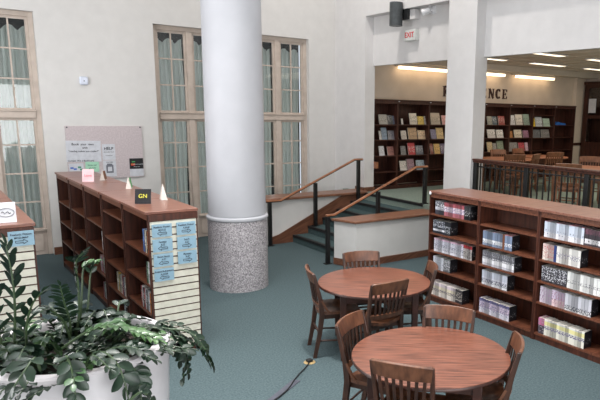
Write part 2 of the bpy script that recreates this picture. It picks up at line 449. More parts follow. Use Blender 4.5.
struct(MB().box(XB+.25, XB+.31, 10.55, 10.66, 1.36, 1.50).build('trim_rail_end', M_rail, smooth=False))
M_lit = emit('lit_diffuser', (255, 236, 206), 2.2)
M_lit2 = emit('cove_diffuser', (255, 222, 180), 3.6)
for i, (a, b, tx) in enumerate([(8.6, 10.2, 'over the bookcases left of the pillar'), (10.55, 12.05, 'over the bookcases just right of the pillar'), (12.5, 14.05, 'over the far right bookcases')]):
    t = thing('cove_light', 'long warm wall-washer light under the soffit '+tx, 'light', ((a+b)/2, 10.90, 3.475), group='wall-washer lights above the reference bookcases')
    w = (b-a)/2
    MB().box(-w, w, -.06, .16, .09, .14).build('housing', M_ceil, t, smooth=False)
    MB().box(-w+.02, w-.02, -.05, .05, .03, .09).build('diffuser', M_lit2, t, smooth=False)
k = 0
posn = ['nearest row', 'second row', 'third row', 'back row']
for j, yy in enumerate((4.4, 6.2, 7.95, 9.5)):
    for i, xx in enumerate((9.9, 12.0, 14.1)):
        t = thing('ceiling_light', 'recessed fluorescent ceiling light in the upper room, %s, %s column' % (posn[j], ('left', 'middle', 'right')[i]), 'light', (xx, yy, 3.728), group='fluorescent ceiling lights of the upper room')
        MB().box(-.61, .61, -.11, .11, 0, .024).build('frame', M_white, t, smooth=False)
        MB().box(-.58, .58, -.08, .08, -.004, 0).build('diffuser', M_lit, t, smooth=False)

# raised wall letters
def letter(ch, x, wd):
    H = .242; m = MB(); th = .02; w = .8*.2
    def st(a, b, t=.05):  # thick stroke
        m.bar((a[0], 0, a[1]), (b[0], 0, b[1]), t, th, (b[1]-a[1], 0, -(b[0]-a[0])))
    def serif(cx, z, l=.075): m.box(cx-l/2, cx+l/2, -th/2, th/2, z-.007, z+.007)
    def arc(cx, cz, rx, rz, a0, a1, t=.03, n=10):
        P = [(cx+rx*math.cos(math.radians(a0+(a1-a0)*i/n)), cz+rz*math.sin(math.radians(a0+(a1-a0)*i/n))) for i in range(n+1)]
        for i in range(n): st(P[i], P[i+1], t*(.5+.7*abs(math.cos(math.radians(a0+(a1-a0)*(i+.5)/n)))))
    if ch in 'REF':
        st((.035, 0), (.035, H)); serif(.035, .007, .09); serif(.035, H-.007, .09)
    if ch == 'R': arc(.05, H*.75, .085, H*.23, -90, 90, .05); st((.07, H*.5), (.165, 0), .045); serif(.165, .007, .06)
    if ch in 'EF':
        m.box(.03, .16, -th/2, th/2, H-.02, H-.002); m.box(.145, .16, -th/2, th/2, H-.065, H-.01)
        m.box(.05, .12, -th/2, th/2, H*.5-.009, H*.5+.009); m.box(.11, .122, -th/2, th/2, H*.5-.03, H*.5+.03)
        if ch == 'E': m.box(.03, .165, -th/2, th/2, .002, .02); m.box(.15, .165, -th/2, th/2, .01, .065)
    if ch == 'N':
        st((.03, 0), (.03, H), .022); st((.17, 0), (.17, H), .022); st((.03, H), (.17, 0), .05)
        serif(.03, .007); serif(.02, H-.007); serif(.17, H-.007)
    if ch == 'C':
        arc(.1, H/2, .075, H/2-.012, 45, 315, .055, 16); m.box(.15, .162, -th/2, th/2, H*.72, H*.95)
    return m.build('letter', M_upcaseL, WL, loc=(x, 0, 0), smooth=False)
M_upcaseL = plain('letter_wood', (58, 30, 24), .5)
WL = thing('wall_lettering', 'raised dark wooden capital letters on the cream wall above the bookcases', 'sign', (10.10, YR-.012, 2.955))
for i, ch in enumerate('REFERENCE'): letter(ch, i*.261, .2)
WL_extra = None

# door wall at far right of upper room
r = thing('display_cabinet', 'tall dark wooden cabinet with glazed doors at the far right of the upper room', 'cabinet', (XR-.01, 9.9, ZU+.001))
m = MB(); m.box(-.28, 0, -1.5, .98, 0, 2.62); 
MB().box(-.02, 0, -1.5, .98, 0, 2.62).build('back_panel', M_upcase, r, smooth=False)
m = MB(); m.box(-.3, -.02, -1.5, -1.45, 0, 2.62); m.box(-.3, -.02, .93, .98, 0, 2.62); m.box(-.32, 0, -1.52, 1.0, 2.58, 2.66); m.box(-.3, -.02, -1.45, .93, 0, .12)
m.build('carcass', M_upcase, r, smooth=False)
for a, b in ((-1.45, -.27), (-.25, .93)):
    d = MB(); x0, x1 = -.3, -.27
    d.box(x0, x1, a, a+.1, .12, 2.58); d.box(x0, x1, b-.1, b, .12, 2.58)
    for z in (.12, .85, 1.62, 2.48): d.box(x0, x1, a+.1, b-.1, z, z+.1)
    dd = d.build('door', M_upcase, r, smooth=False)
    MB().box(-.288, -.284, a+.1, b-.1, .95, 2.48).build('glass', M_glass, dd, smooth=False)
    MB().box(-.29, -.28, a+.1, b-.1, .22, .85).build('panel', M_upcase, dd, smooth=False)
    MB().box(-.30, -.292, b-.36, b-.12, 1.78, 2.18).build('notice', M_paper, dd, smooth=False)

# ------------------------------------------------------------------ bookcases
def case_unit(name, label, W, D, H, shelves, loc, rz, group, mats=(M_case, M_caseH, M_top), double=False, kick=.075, cap=True, ends=(0, 0)):
    """local: width along +x (0..W), front at y=0 facing -y, back at y=D"""
    r = thing(name, label, 'bookcase', loc, rz, group)
    mc, ms, mt = mats; t = .022
    for xx in (0, W-t):
        MB().box(xx, xx+t, .0, D, 0, H-.03).build('side_panel', mc, r, smooth=False)
    if double: MB().box(t, W-t, D/2-.008, D/2+.008, kick, H-.03).build('back_panel', mc, r, smooth=False)
    else: MB().box(t, W-t, D-.015, D, kick, H-.03).build('back_panel', mc, r, smooth=False)
    MB().box(t, W-t, .002, .022, H-.09, H-.03).build('header_rail', ms, r, smooth=False)
    if double: MB().box(t, W-t, D-.022, D-.002, H-.09, H-.03).build('header_rail', ms, r, smooth=False)
    MB().box(-.0, W, -.018, D+.018 if double else D, H-.03, H).build('top_panel', mt, r, bevel=.004)
    MB().box(t, W-t, .012, .03, 0, kick).build('kickboard', mc, r, smooth=False)
    if double: MB().box(t, W-t, D-.03, D-.012, 0, kick).build('kickboard', mc, r, smooth=False)
    rngs = [(.004, D/2-.008), (D/2+.008, D-.004)] if double else [(.004, D-.015)]
    for z in shelves:
        for a, b in rngs:
            MB().box(t, W-t, a, b, z-.022, z).build('shelf', ms, r, smooth=False)
    return r
# right-hand run: width runs along -y, front faces -x   (rz=-90deg: local x -> -y, local y -> +x)
RS = [.09, .46, .71, .96, 1.22]
bayn = ['far left', 'middle', 'right', 'nearest, cut by the photo edge']
for k in range(4):
    case_unit('bookcase', 'low cherry bookcase of manga in the right run, %s' % (['farthest unit, by the low white wall', 'second unit from the low white wall', 'third unit from the low white wall', 'nearest unit, cut by the photo edge'][k]),
              .925, .58, 1.53, RS, (5.41, 6.125-.93*k, 0), -PI/2, 'low bookcase run on the right', double=True)
o = MB().lathe([(.0, .0), (.022, 0), (.022, .004), (0, .006)], 20).build('round_sticker', M_white)
o.rotation_euler = (0, -PI/2, 0); o.location = (5.389, 6.09, 1.50); tag(o, 'small round white sticker on the end of the right bookcase top', 'sticker')

# left run, double sided: local x -> +y, local y -> -x ... front faces -x: use rz=-90 with x along -y
LS = [[.09, .37, .68, .99, 1.31] if k in (1,) else [.09, .44, .755, 1.08] for k in range(5)]
LRUN = []
for k in range(5):
    u = case_unit('bookcase', 'double-sided cherry bookcase of the left run, %s' % (['nearest unit with seven blue signs', 'second unit from the blue signs', 'third unit from the blue signs', 'fourth unit from the blue signs', 'farthest unit by the wall'][k]),
                  .912, .50, 1.53, LS[k], (1.752-.010*k, 6.215+.922*(k+1)-.005, 0), -PI/2, 'double-sided bookcase run on the left', double=True)
    LRUN.append(u)
for k in range(5):
    u = case_unit('bookcase', 'double-sided cherry bookcase at the left photo edge, %s' % (['nearest unit with cream slatted end', 'second unit behind the slatted end', 'third unit', 'fourth unit', 'farthest unit by the window'][k]),
                  .925, .56, 1.53, [.09, .44, .755, 1.08], (.20, 6.14+.93*(k+1)-.005, 0), -PI/2, 'bookcase run at the left photo edge', double=True)
    if k == 0: LEDGE = u
def slat_end(u):
    """slatted end panel on local x=W side, facing +x local (world -y)"""
    W = .912 if u in LRUN else .925; D = .50 if u in LRUN else .56
    m = MB(); m.box(W, W+.012, 0, D, 0, 1.50); m.box(W, W+.03, -.0, D, 1.435, 1.50)
    e = m.build('end_panel', M_case, u, smooth=False)
    m = MB(); z = 1.435; i = 0
    while z > .12:
        m.box(W+.012, W+.026, .018, D-.018, z-.068, z-.006); z -= .0765
    m.build('slatwall', M_slat, e, smooth=False)
slat_end(LRUN[0]); slat_end(LEDGE)
def blue_sign(x, zt, words, right, label, y=6.118):
    if x > 1: y = 6.193
    """acrylic sign holder on the slatwall"""
    r = thing('sign_holder', label, 'sign', (x, y, zt), group='blue shelf signs on the bookcase ends')
    m = MB(); m.box(-.098, .098, -.016, -.012, -.132, 0); m.box(-.098, .098, -.012, 0.0, -.012, -.004); m.build('holder', M_blue, r, smooth=False)
    text(words[0], .026, M_ink, r, (0, -.0172, -.030), (PI/2, 0, 0))
    text(words[1], .024, M_ink, r, (0, -.0172, -.060), (PI/2, 0, 0))
    s = 1 if right else -1
    pts = [(-.045, .009), (.015, .009), (.015, .02), (.048, 0), (.015, -.02), (.015, -.009), (-.045, -.009), (-.045, .009)]
    m = MB()
    for a, b in zip(pts, pts[1:]):
        m.bar((a[0]*s, -.0172, a[1]-.095), (b[0]*s, -.0172, b[1]-.095), .0045, .0015, ((b[1]-a[1]), 0, -(b[0]-a[0])*s))
    m.build('arrow', M_ink, r, smooth=False)
rows = [1.405, 1.252, 1.099, .946]
xl, xr = 1.878, 2.122
blue_sign(xl, rows[0], ('Realistic Fiction', 'MAC-Z'), False, 'blue sign with left arrow, top row left, on the end of the double-sided bookcase')
blue_sign(xr, rows[0], ('Realistic Fiction', 'A20-M'), True, 'blue sign with right arrow, top row right, on the end of the double-sided bookcase')
blue_sign(xl, rows[1], ('Fantasy', 'A-Z'), False, 'blue sign with left arrow, second row left, on the bookcase end')
blue_sign(xr, rows[1], ('Sci-Fi', 'A-Z'), True, 'blue sign with right arrow, second row right, on the bookcase end')
blue_sign(xl, rows[2], ('Short Story', 'A-Z'), False, 'blue sign with left arrow, third row left, on the bookcase end')
blue_sign(xr, rows[2], ('Mystery', 'A-Z'), True, 'blue sign with right arrow, third row right, above the bare slats')
blue_sign(xl, rows[3], ('Action/Adventure', 'A-COR'), False, 'lowest blue sign, alone in its row on the bookcase end')
blue_sign(.655, 1.475, ('Realistic Fiction', 'MCD-MAP'), True, 'blue sign with right arrow on the cream slatted end at the left photo edge')
blue_sign(.400, 1.475, ('Historical Fiction', 'A-Z'), False, 'blue sign cut by the left photo edge on the cream slatted end')

# cards on the bookcase tops
ZT = 1.531
M_card = plain('cream_card', (204, 194, 186), .6)
def aframe(x, y, rz, w, h, mat, label, cat='display card', mark=None, name='display_card', lean=.25):
    r = thing(name, label, cat, (x, y, ZT), rz)
    d = h*lean
    m = MB(); m.add([(-w/2, -d, 0), (w/2, -d, 0), (w/2, 0, h), (-w/2, 0, h), (-w/2, -d+.005, 0), (w/2, -d+.005, 0), (w/2, .005, h), (-w/2, .005, h)],
                    [(0, 1, 2, 3), (7, 6, 5, 4), (0, 4, 5, 1), (3, 2, 6, 7), (0, 3, 7, 4), (1, 5, 6, 2)])
    m.build('card', mat, r, smooth=False)
    MB().prism([(.005, h*.9), (.0, h*.86), (d*.9, 0), (d, 0)], -.012, .012, 'x').build('easel_leg', M_white, r, smooth=False)
    if mark: mark(r, w, h, d)
    return r
def mk_pink(r, w, h, d):
    text('♥' if False else 'Love', .05, plain('pink_ink', (222, 130, 140)), r, (0, -d*.5-.004, h*.5), (PI/2-math.atan(.25), 0, 0))
aframe(1.86, 9.25, math.radians(-25), .15, .17, M_pink, 'small pink card standing on the far end of the left bookcase top', mark=mk_pink)
def tent(x, y, rz, w, h, mat, label, extra=None):
    r = thing('display_easel', label, 'display card', (x, y, ZT), rz)
    m = MB(); m.add([(-w/2, -.035, 0), (w/2, -.035, 0), (.006, 0, h), (-.006, 0, h), (-w/2, .035, 0), (w/2, .035, 0), (.006, .006, h), (-.006, .006, h)],
                    [(0, 1, 2, 3), (7, 6, 5, 4), (1, 5, 6, 2), (0, 3, 7, 4), (2, 6, 7, 3), (0, 4, 5, 1)])
    m.build('card', mat, r, smooth=False)
    if extra: MB().box(-.04, .04, -.043, -.036, .01, h*.9, Matrix.Rotation(-.18, 4, 'X')).build('printed_face', extra, r, smooth=False)
tent(2.06, 9.32, math.radians(60), .09, .14, M_card, 'narrow white easel with brown edge on the left bookcase top, behind the pink card', plain('brown_card', (120, 84, 64)))
tent(2.11, 8.20, math.radians(70), .10, .145, M_card, 'white and green folded card in the middle of the left bookcase top', plain('green_card', (90, 150, 96)))
tent(2.17, 7.02, math.radians(80), .13, .175, M_card, 'white easel seen edge-on near the window side of the left bookcase top')
def mk_card(r, w, h, d):
    text('GN', .06, plain('gold_ink', (196, 190, 70)), r, (-.0, -d*.5-.004, h*.52), (PI/2-math.atan(.3), 0, 0))
aframe(1.90, 6.83, math.radians(-28), .165, .155, plain('black_card', (22, 22, 26), .4), 'black square card with yellow letters on the left bookcase top', mark=mk_card, lean=.3)
def mk_white(r, w, h, d):
    yy = lambda z: -d*(1-z/h)-.004
    m = MB(); P = [(.0+.012*i, yy(h*.5+.012*math.sin(i*2.1)), h*.5+.012*math.sin(i*2.1)) for i in range(7)]
    m.tube(P, .0025, 5); m.build('handwriting', M_ink, r)
    m = MB(); P = [(.035+.062*math.cos(t*PI/8), yy(h*.5+.036*math.sin(t*PI/8)), h*.5+.036*math.sin(t*PI/8)) for t in range(17)]
    m.tube(P, .0018, 5); m.build('oval_outline', M_ink, r)
aframe(.545, 6.31, math.radians(-4), .22, .175, M_paper, 'white card with handwriting standing on the bookcase at the left photo edge', mark=mk_white)

# ------------------------------------------------------------------ books
def book_mesh(w, h, d, cover, pages=M_page, hard=.0):
    """spine at y=0 facing -y, width along x"""
    m = MB(); t = .0022
    m.m = 0; m.box(0, t, 0, d, 0, h); m.box(w-t, w, 0, d, 0, h); m.box(t, w-t, 0, t, 0, h)
    m.m = 1; m.box(t, w-t, t, d-.004, .003, h-.003)
    me = m.build('tmp', [cover, pages], smooth=False)
    mesh = me.data; COL.objects.unlink(me); bpy.data.objects.remove(me)
    return mesh
def book(mesh, loc, rz, label, group, tilt=0, name='book'):
    o = bpy.data.objects.new(name, mesh); COL.objects.link(o); o.location = loc; o.rotation_euler = (0, tilt, rz)
    return tag(o, label, 'book', group)
W_, GY, BK = (214, 214, 222), (150, 154, 168), (26, 26, 32)
manga = [  # bay, shelf, start offset, length, [(fraction, bands, blot, words)]
 (0, 4, .07, .66, [(.27, [(0, (60, 60, 70)), (.3, (190, 190, 200)), (.5, (64, 66, 80))], (.08, .18, (220, 220, 226), .55), 'dark grey'), (.56, [(0, (172, 104, 114)), (.28, (220, 206, 214)), (.62, (160, 84, 94))], (.05, .12, (110, 100, 140), .55), 'red and white'), (.17, [(0, (24, 24, 28)), (.4, (60, 60, 64))], (.05, .12, (200, 200, 200), .58), 'black')]),
 (0, 3, .04, .34, [(.66, [(0, (44, 46, 56)), (.16, (214, 214, 220)), (.3, (48, 52, 64))], (.08, .17, (196, 200, 208), .56), 'black'), (.34, [(0, (36, 38, 44))], (.02, .12, (180, 184, 190), .56), 'dark grey')]),
 (0, 2, .07, .72, [(.78, [(0, W_), (.35, (196, 196, 208)), (.8, (206, 170, 190))], (.03, .16, (90, 90, 104), .55), 'white'), (.22, [(0, (172, 168, 166)), (.7, (160, 50, 56))], (.02, .16, (70, 64, 62), .54), 'grey and red')]),
 (0, 1, .06, .34, [(.6, [(0, (196, 198, 206))], (.02, .17, (150, 154, 164), .56), 'pale grey'), (.4, [(0, (92, 92, 96))], (.02, .17, (190, 190, 194), .54), 'mottled black')]),
 (0, 0, .03, .62, [(.78, [(0, (222, 214, 206)), (.3, (226, 214, 190)), (.7, (222, 206, 212))], (.06, .1, (90, 84, 110), .5), 'cream'), (.22, [(0, (60, 56, 60))], (.03, .15, (190, 180, 170), .56), 'dark-covered')]),
 (1, 3, .035, .48, [(.68, [(0, (128, 142, 166)), (.15, (224, 226, 230)), (.4, (122, 136, 160)), (.9, (200, 130, 130))], (.03, .06, (90, 100, 120), .55), 'slate blue'), (.07, [(0, (110, 70, 50))], None, 'brown'), (.25, [(0, (124, 138, 164)), (.88, (206, 120, 130))], (.04, .08, (230, 230, 234), .5), 'slate blue')]),
 (1, 2, .045, .52, [(1, [(0, (190, 190, 198)), (.16, (228, 228, 232)), (.5, (150, 150, 156))], (.08, .18, (84, 84, 92), .5), 'grey')]),
 (1, 1, .05, .42, [(1, [(0, (216, 218, 222)), (.3, (206, 206, 216)), (.5, (190, 194, 206))], (.03, .08, (60, 60, 84), .5), 'pale grey')]),
 (1, 0, .03, .5, [(1, [(0, (214, 212, 222)), (.35, (206, 190, 206)), (.75, (96, 92, 130))], (.04, .17, (110, 104, 140), .55), 'white and violet')]),
 (2, 4, .035, .52, [(1, [(0, (224, 224, 230)), (.3, (198, 206, 220)), (.88, (204, 130, 146))], (.03, .09, (120, 124, 140), .6), 'pale blue')]),
 (2, 4, .56, .34, [(1, [(0, (70, 62, 70)), (.1, (222, 220, 224)), (.35, (60, 52, 60)), (.6, (104, 66, 80))], (.02, .18, (40, 36, 44), .6), 'plum')]),
 (2, 3, .035, .50, [(.3, [(0, (226, 214, 204)), (.6, (220, 196, 192))], (.03, .17, (176, 90, 96), .56), 'cream and red'), (.07, [(0, (44, 60, 110))], None, 'navy'), (.63, [(0, (220, 218, 214))], (.06, .12, (110, 104, 130), .55), 'off-white')]),
 (2, 2, .035, .34, [(1, [(0, (50, 48, 56)), (.3, (60, 60, 68))], (.02, .18, (206, 206, 212), .56), 'black and white')]),
 (2, 2, .38, .50, [(1, [(0, (224, 224, 222))], (.06, .10, (120, 120, 126), .55), 'white')]),
 (2, 1, .03, .68, [(.25, [(0, (206, 196, 208))], (.03, .17, (150, 120, 150), .56), 'lilac'), (.25, [(0, (222, 196, 198)), (.4, (200, 186, 206))], (.03, .17, (150, 110, 130), .56), 'pink and white'), (.5, [(0, (222, 222, 224)), (.25, (202, 202, 210))], (.01, .06, (60, 60, 74), .5), 'pale grey')]),
 (2, 0, .035, .62, [(.14, [(0, (70, 64, 72)), (.5, (196, 110, 150))], (.02, .17, (160, 150, 160), .56), 'grey and magenta'), (.86, [(0, (228, 226, 214)), (.6, (230, 222, 160)), (.82, (226, 224, 220))], (.07, .11, (100, 90, 130), .5), 'cream and yellow')]),
 (3, 2, .03, .55, [(1, [(0, (206, 200, 196)), (.5, (180, 100, 90))], (.03, .12, (90, 80, 90), .55), 'red and cream')]),
]
shelfn = ['bottom shelf', 'fourth shelf down', 'third shelf down', 'second shelf down', 'top shelf']
unitn = ['farthest unit', 'second unit', 'third unit', 'nearest unit']
end_cov = spine([(0, (22, 22, 26)), (.3, (30, 30, 34))], (.04, .12, (170, 166, 170), .66), 3)
for bay, sh, off, L, parts in manga:
    z = RS[sh]+.001; y = 6.125-.93*bay-off-.022
    hh = .178+.01*rnd.random(); dd = .135
    total = 0
    for pi_, (fr, bands, blot, nm) in enumerate(parts):
        nb = max(1, round(L*fr/.041)); w = L*fr/nb-.0028
        mats = [spine([(p0, tuple(int(v*kf) for v in c0)) for p0, c0 in bands], blot, s) for s, kf in ((bay*5+sh, 1), (bay*5+sh+40, .70), (bay*5+sh+80, .87))]
        ms = [book_mesh(w, hh*(1, .97, .99)[q], dd, mats[q]) for q in (0, 1, 2)]
        last = pi_ == len(parts)-1
        for q in range(nb):
            me = ms[(q*2+q//3) % 3]
            lab = '%s-spined paperback on the %s, %s of the right run' % (nm, shelfn[sh], unitn[bay])
            if last and q == nb-1:
                mm = MB(); t = .0022
                mm.m = 0; mm.box(0, w-t, 0, t, 0, hh); mm.box(0, t, t, dd, 0, hh)
                mm.m = 2; mm.box(w-t, w, 0, dd, 0, hh)
                mm.m = 1; mm.box(t, w-t, t, dd-.004, .003, hh-.003)
                ob = mm.build('book', [mats[0], M_page, end_cov], smooth=False); me = ob.data
                COL.objects.unlink(ob); bpy.data.objects.remove(ob)
                lab = 'black-backed last %s paperback on the %s, %s, right run' % (nm, shelfn[sh], unitn[bay])
            book(me, (5.436+rnd.uniform(-.004, .004), y, z), -PI/2, lab, '%s paperbacks on the %s, %s' % (nm, shelfn[sh], unitn[bay]))
            y -= w+.0028

# books in the left run (spines face -x)
pal = {'blue': (70, 110, 170), 'black': (28, 28, 34), 'orange': (196, 120, 64), 'white': (216, 214, 216), 'cream': (212, 200, 176), 'red': (160, 48, 50), 'pink': (196, 120, 134),
       'grey': (130, 134, 140), 'green': (60, 110, 74), 'yellow': (226, 190, 60), 'navy': (38, 48, 84), 'teal': (70, 140, 160), 'lilac': (168, 150, 180)}
left_books = [  # unit, shelf z, y start (right end, small y), y-direction list of colours, height
 (0, 1.08, 6.22, ['black', 'orange', 'black', 'cream', 'navy', 'blue'], .255), (0, .755, 6.20, ['green', 'black', 'white', 'green', 'black'], .24),
 (0, .44, 6.30, ['orange', 'white', 'grey', 'black', 'white', 'red', 'black', 'white', 'red'], .24), (0, .09, 6.3, ['navy', 'white', 'cream', 'red', 'black'], .23),
 (1, .99, 7.13, ['white', 'navy', 'white'], .24), (1, .68, 7.13, ['white', 'lilac', 'black'], .23), (1, .37, 7.25, ['cream', 'white', 'navy', 'red', 'white', 'cream', 'grey', 'yellow', 'white', 'cream'], .24), (1, .09, 7.3, ['black', 'white', 'grey'], .2),
 (2, 1.08, 8.06, ['teal', 'white', 'blue', 'black'], .26), (2, .755, 8.08, ['white', 'pink', 'cream', 'red', 'white'], .24), (2, .44, 8.12, ['cream', 'white', 'pink', 'white', 'green', 'pink', 'lilac', 'white', 'red'], .22), (2, .09, 8.12, ['grey', 'yellow', 'teal', 'grey', 'white', 'green', 'grey', 'pink'], .22),
 (3, .755, 9.0, ['black', 'navy'], .23), (3, .44, 9.02, ['white', 'cream', 'white'], .20), (3, .09, 9.1, ['red', 'white', 'grey', 'white'], .2),
 (4, .44, 9.95, ['white', 'lilac', 'white', 'teal'], .2), (4, .09, 9.95, ['white', 'grey', 'pink', 'white', 'white'], .21),
]
un = ['nearest', 'second', 'third', 'fourth', 'farthest']
sn = {1.31: 'top shelf', 1.08: 'top shelf', .99: 'second shelf', .755: 'second shelf', .68: 'third shelf', .44: 'third shelf', .37: 'fourth shelf', .09: 'bottom shelf'}
for u, z, y, cols, h in left_books:
    seen = {}
    for i, c in enumerate(cols):
        w = rnd.uniform(.026, .045); hh = h*rnd.uniform(.9, 1); d = .15
        rgb = pal[c]; cnt = cols.count(c)
        seen[c] = seen.get(c, 0)+1
        mat = spine([(0, rgb), (.55, tuple(min(255, int(v*1.15+14)) for v in rgb)), (.8, rgb)], (.05, .19, (230, 226, 220) if sum(rgb) < 330 else (70, 66, 76), .58), i % 3)
        me = book_mesh(w, hh, d, mat)
        y += w
        pos = 'only' if cnt == 1 else ('%s from the right' % ['first', 'second', 'third', 'fourth'][seen[c]-1])
        book(me, (1.772, y+.035, z+.001), -PI/2, '%s book, %s of its colour, %s, %s left unit' % (c, pos, sn[z], un[u]), 'books on the %s of the %s left unit' % (sn[z], un[u]))
        y += .001

# ------------------------------------------------------------------ reference bookcases of the upper room
US = [.06, .394, .745, 1.095, 1.425]
for k in range(8):
    sh = list(US)
    if k == 6: sh = [.06, .394, .745, 1.085, 1.385, 1.69]
    hx = 7.527+.9175*k
    W = .915
    u = case_unit('bookcase', 'tall dark reference bookcase in the upper room, %s from the left' % ['first', 'second', 'third', 'fourth', 'fifth', 'sixth', 'seventh', 'eighth (mostly empty)'][k],
              W, .36, 1.96, sh, (hx, 10.69, ZU+.001), 0, 'tall bookcases along the back wall of the upper room', mats=(M_upcase, M_upcase, M_upcase))
    if k: 
        o = MB().box(-.02, .02, -.004, 0, -.02, .02).build('shelf_tag', M_paper, u, smooth=False); o.location = (0.024, -.002, 1.935)
up = []
def U(ox, oy, s, lst, name):
    for row, (a, b, c, d, col) in lst: up.append((ox+a/s, oy+b/s, ox+c/s, oy+d/s, col, row, name))
U(370, 90, 4.445, [
 ('top', (36, 92, 72, 137, (150, 146, 138))), ('top', (73, 95, 94, 137, (64, 66, 68))), ('top', (95, 98, 122, 137, (110, 114, 128))),
 ('second', (36, 172, 46, 212, (196, 194, 190))), ('second', (47, 158, 72, 212, (120, 136, 152))), ('second', (76, 172, 122, 212, (126, 124, 130))),
 ('third', (36, 242, 60, 285, (200, 200, 204))), ('third', (73, 240, 103, 280, (150, 104, 96)))], 'first reference bookcase')
U(370, 90, 4.445, [
 ('top', (133, 128, 142, 155, (214, 210, 204))), ('top', (172, 102, 205, 153, (206, 198, 182))), ('top', (206, 118, 235, 155, (214, 186, 92))), ('top', (236, 117, 252, 155, (204, 200, 196))),
 ('second', (133, 183, 158, 222, (198, 190, 180))), ('second', (165, 170, 205, 222, (176, 146, 112))), ('second', (208, 183, 252, 222, (216, 190, 158))),
 ('third', (133, 250, 155, 290, (120, 120, 120))), ('third', (165, 237, 197, 290, (176, 46, 54))), ('third', (200, 248, 232, 288, (96, 100, 110))),
 ('fourth', (128, 317, 158, 360, (208, 202, 196))), ('fourth', (160, 308, 193, 358, (150, 120, 130))), ('fourth', (202, 303, 246, 345, (166, 180, 190)))], 'second reference bookcase')
U(370, 90, 4.445, [
 ('top', (265, 92, 308, 145, (178, 166, 148))), ('top', (315, 103, 340, 145, (204, 150, 146))),
 ('second', (265, 170, 290, 213, (124, 118, 144))), ('second', (291, 165, 322, 215, (198, 172, 122))),
 ('third', (262, 235, 277, 282, (128, 72, 60))), ('third', (280, 240, 307, 285, (206, 168, 100))), ('third', (309, 235, 335, 280, (104, 92, 116)))], 'third reference bookcase')
U(470, 80, 4, [
 ('top', (66, 122, 85, 157, (150, 150, 140))), ('top', (86, 124, 104, 158, (80, 92, 100))), ('top', (110, 122, 136, 158, (150, 76, 70))),
 ('second', (66, 180, 98, 215, (206, 200, 196))), ('second', (102, 180, 130, 213, (214, 210, 206))),
 ('third', (65, 243, 87, 283, (198, 176, 140))), ('third', (88, 248, 103, 283, (150, 146, 140))), ('third', (105, 240, 131, 283, (140, 150, 130)))], 'bookcase just right of the pillar')
U(470, 80, 4, [
 ('top', (154, 138, 176, 178, (206, 204, 204))), ('top', (179, 135, 207, 178, (212, 204, 192))), ('top', (210, 134, 235, 178, (140, 156, 142))),
 ('second', (152, 203, 166, 230, (176, 120, 72))), ('second', (172, 200, 203, 232, (208, 196, 178))), ('second', (207, 203, 230, 232, (150, 110, 130))),
 ('third', (150, 250, 186, 285, (146, 142, 140))), ('third', (190, 250, 214, 283, (176, 76, 84))), ('third', (216, 250, 231, 283, (210, 176, 190)))], 'sixth reference bookcase')
U(470, 80, 4, [
 ('upper', (243, 152, 256, 186, (224, 190, 40))), ('upper', (258, 148, 285, 187, (196, 200, 204))), ('upper', (288, 152, 315, 185, (176, 196, 180))),
 ('lower', (247, 205, 277, 238, (110, 112, 116))), ('lower', (281, 205, 313, 238, (134, 132, 130)))], 'seventh reference bookcase')
cname = lambda c: ('red' if c[0] > 1.7*c[1] and c[0] > 140 else 'yellow' if c[0] > 150 and c[2] < .72*c[0] and c[1] > .7*c[0] else 'white' if min(c) > 185 else 'brown' if c[0] > 1.3*c[2] and c[0] < 180 else 'dark grey' if max(c) < 118 else 'pale' if min(c) > 135 else 'blue-grey' if c[2] > c[0] else 'grey')
Yb = 10.83
used = {}
for (a, b, c, d, col, row, nm) in up:
    p, q = hit(a, (b+d)/2, 1, Yb), hit(c, (b+d)/2, 1, Yb)
    zt, zb = hit((a+c)/2, b, 1, Yb).z-ZU, hit((a+c)/2, d, 1, Yb).z-ZU
    shl = [.06, .394, .745, 1.085, 1.385, 1.69] if 'seventh' in nm else US
    zz = min(shl, key=lambda s: abs(s-zb)); h = min(zt-zb, .31)
    w = q.x-p.x-.01
    nxt = [s for s in shl if s > zz]
    if nxt: h = min(h, nxt[0]-zz-.035)
    key = (row, nm); used[key] = used.get(key, 0)+1
    o = thing('book', '%s book, face out, %s in the %s row, %s' % (cname(col), ['leftmost', 'second', 'third', 'fourth'][used[key]-1], row, nm), 'book', (p.x+.005, Yb-.06, ZU+.001+zz+.001), 0, 'face-out books in the reference bookcases')
    dark = tuple(int(v*.35) for v in col) if sum(col) > 330 else (210, 206, 200)
    mat = spine([(0, col), (.45, tuple(min(255, int(v*1.12)) for v in col))], (.05, .19, dark, .6), used[key])
    T = Matrix.Rotation(math.radians(-14), 4, 'X')
    MB().box(0, w, .0, .003, 0, h, T).build('cover', mat, o, smooth=False)
    m = MB(); m.box(.003, w-.003, .003, .022, .003, h-.003, T); m.build('page_block', M_page, o, smooth=False)
p = hit(553.5, 121, 1, Yb); q = hit(563, 121, 1, Yb)
o = MB().prism([(p.x, 0), (p.x+.02, .06), (p.x+.1, .09), (p.x+.2, .065), (q.x, .05), (q.x, 0)], Yb-.1, Yb+.05).build('folded_cloth', plain('blue_cloth', (40, 100, 180)), bevel=.006)
o.location.z = ZU+.001+1.426; tag(o, 'bright blue folded item on the top shelf of the last reference bookcase', 'cloth')

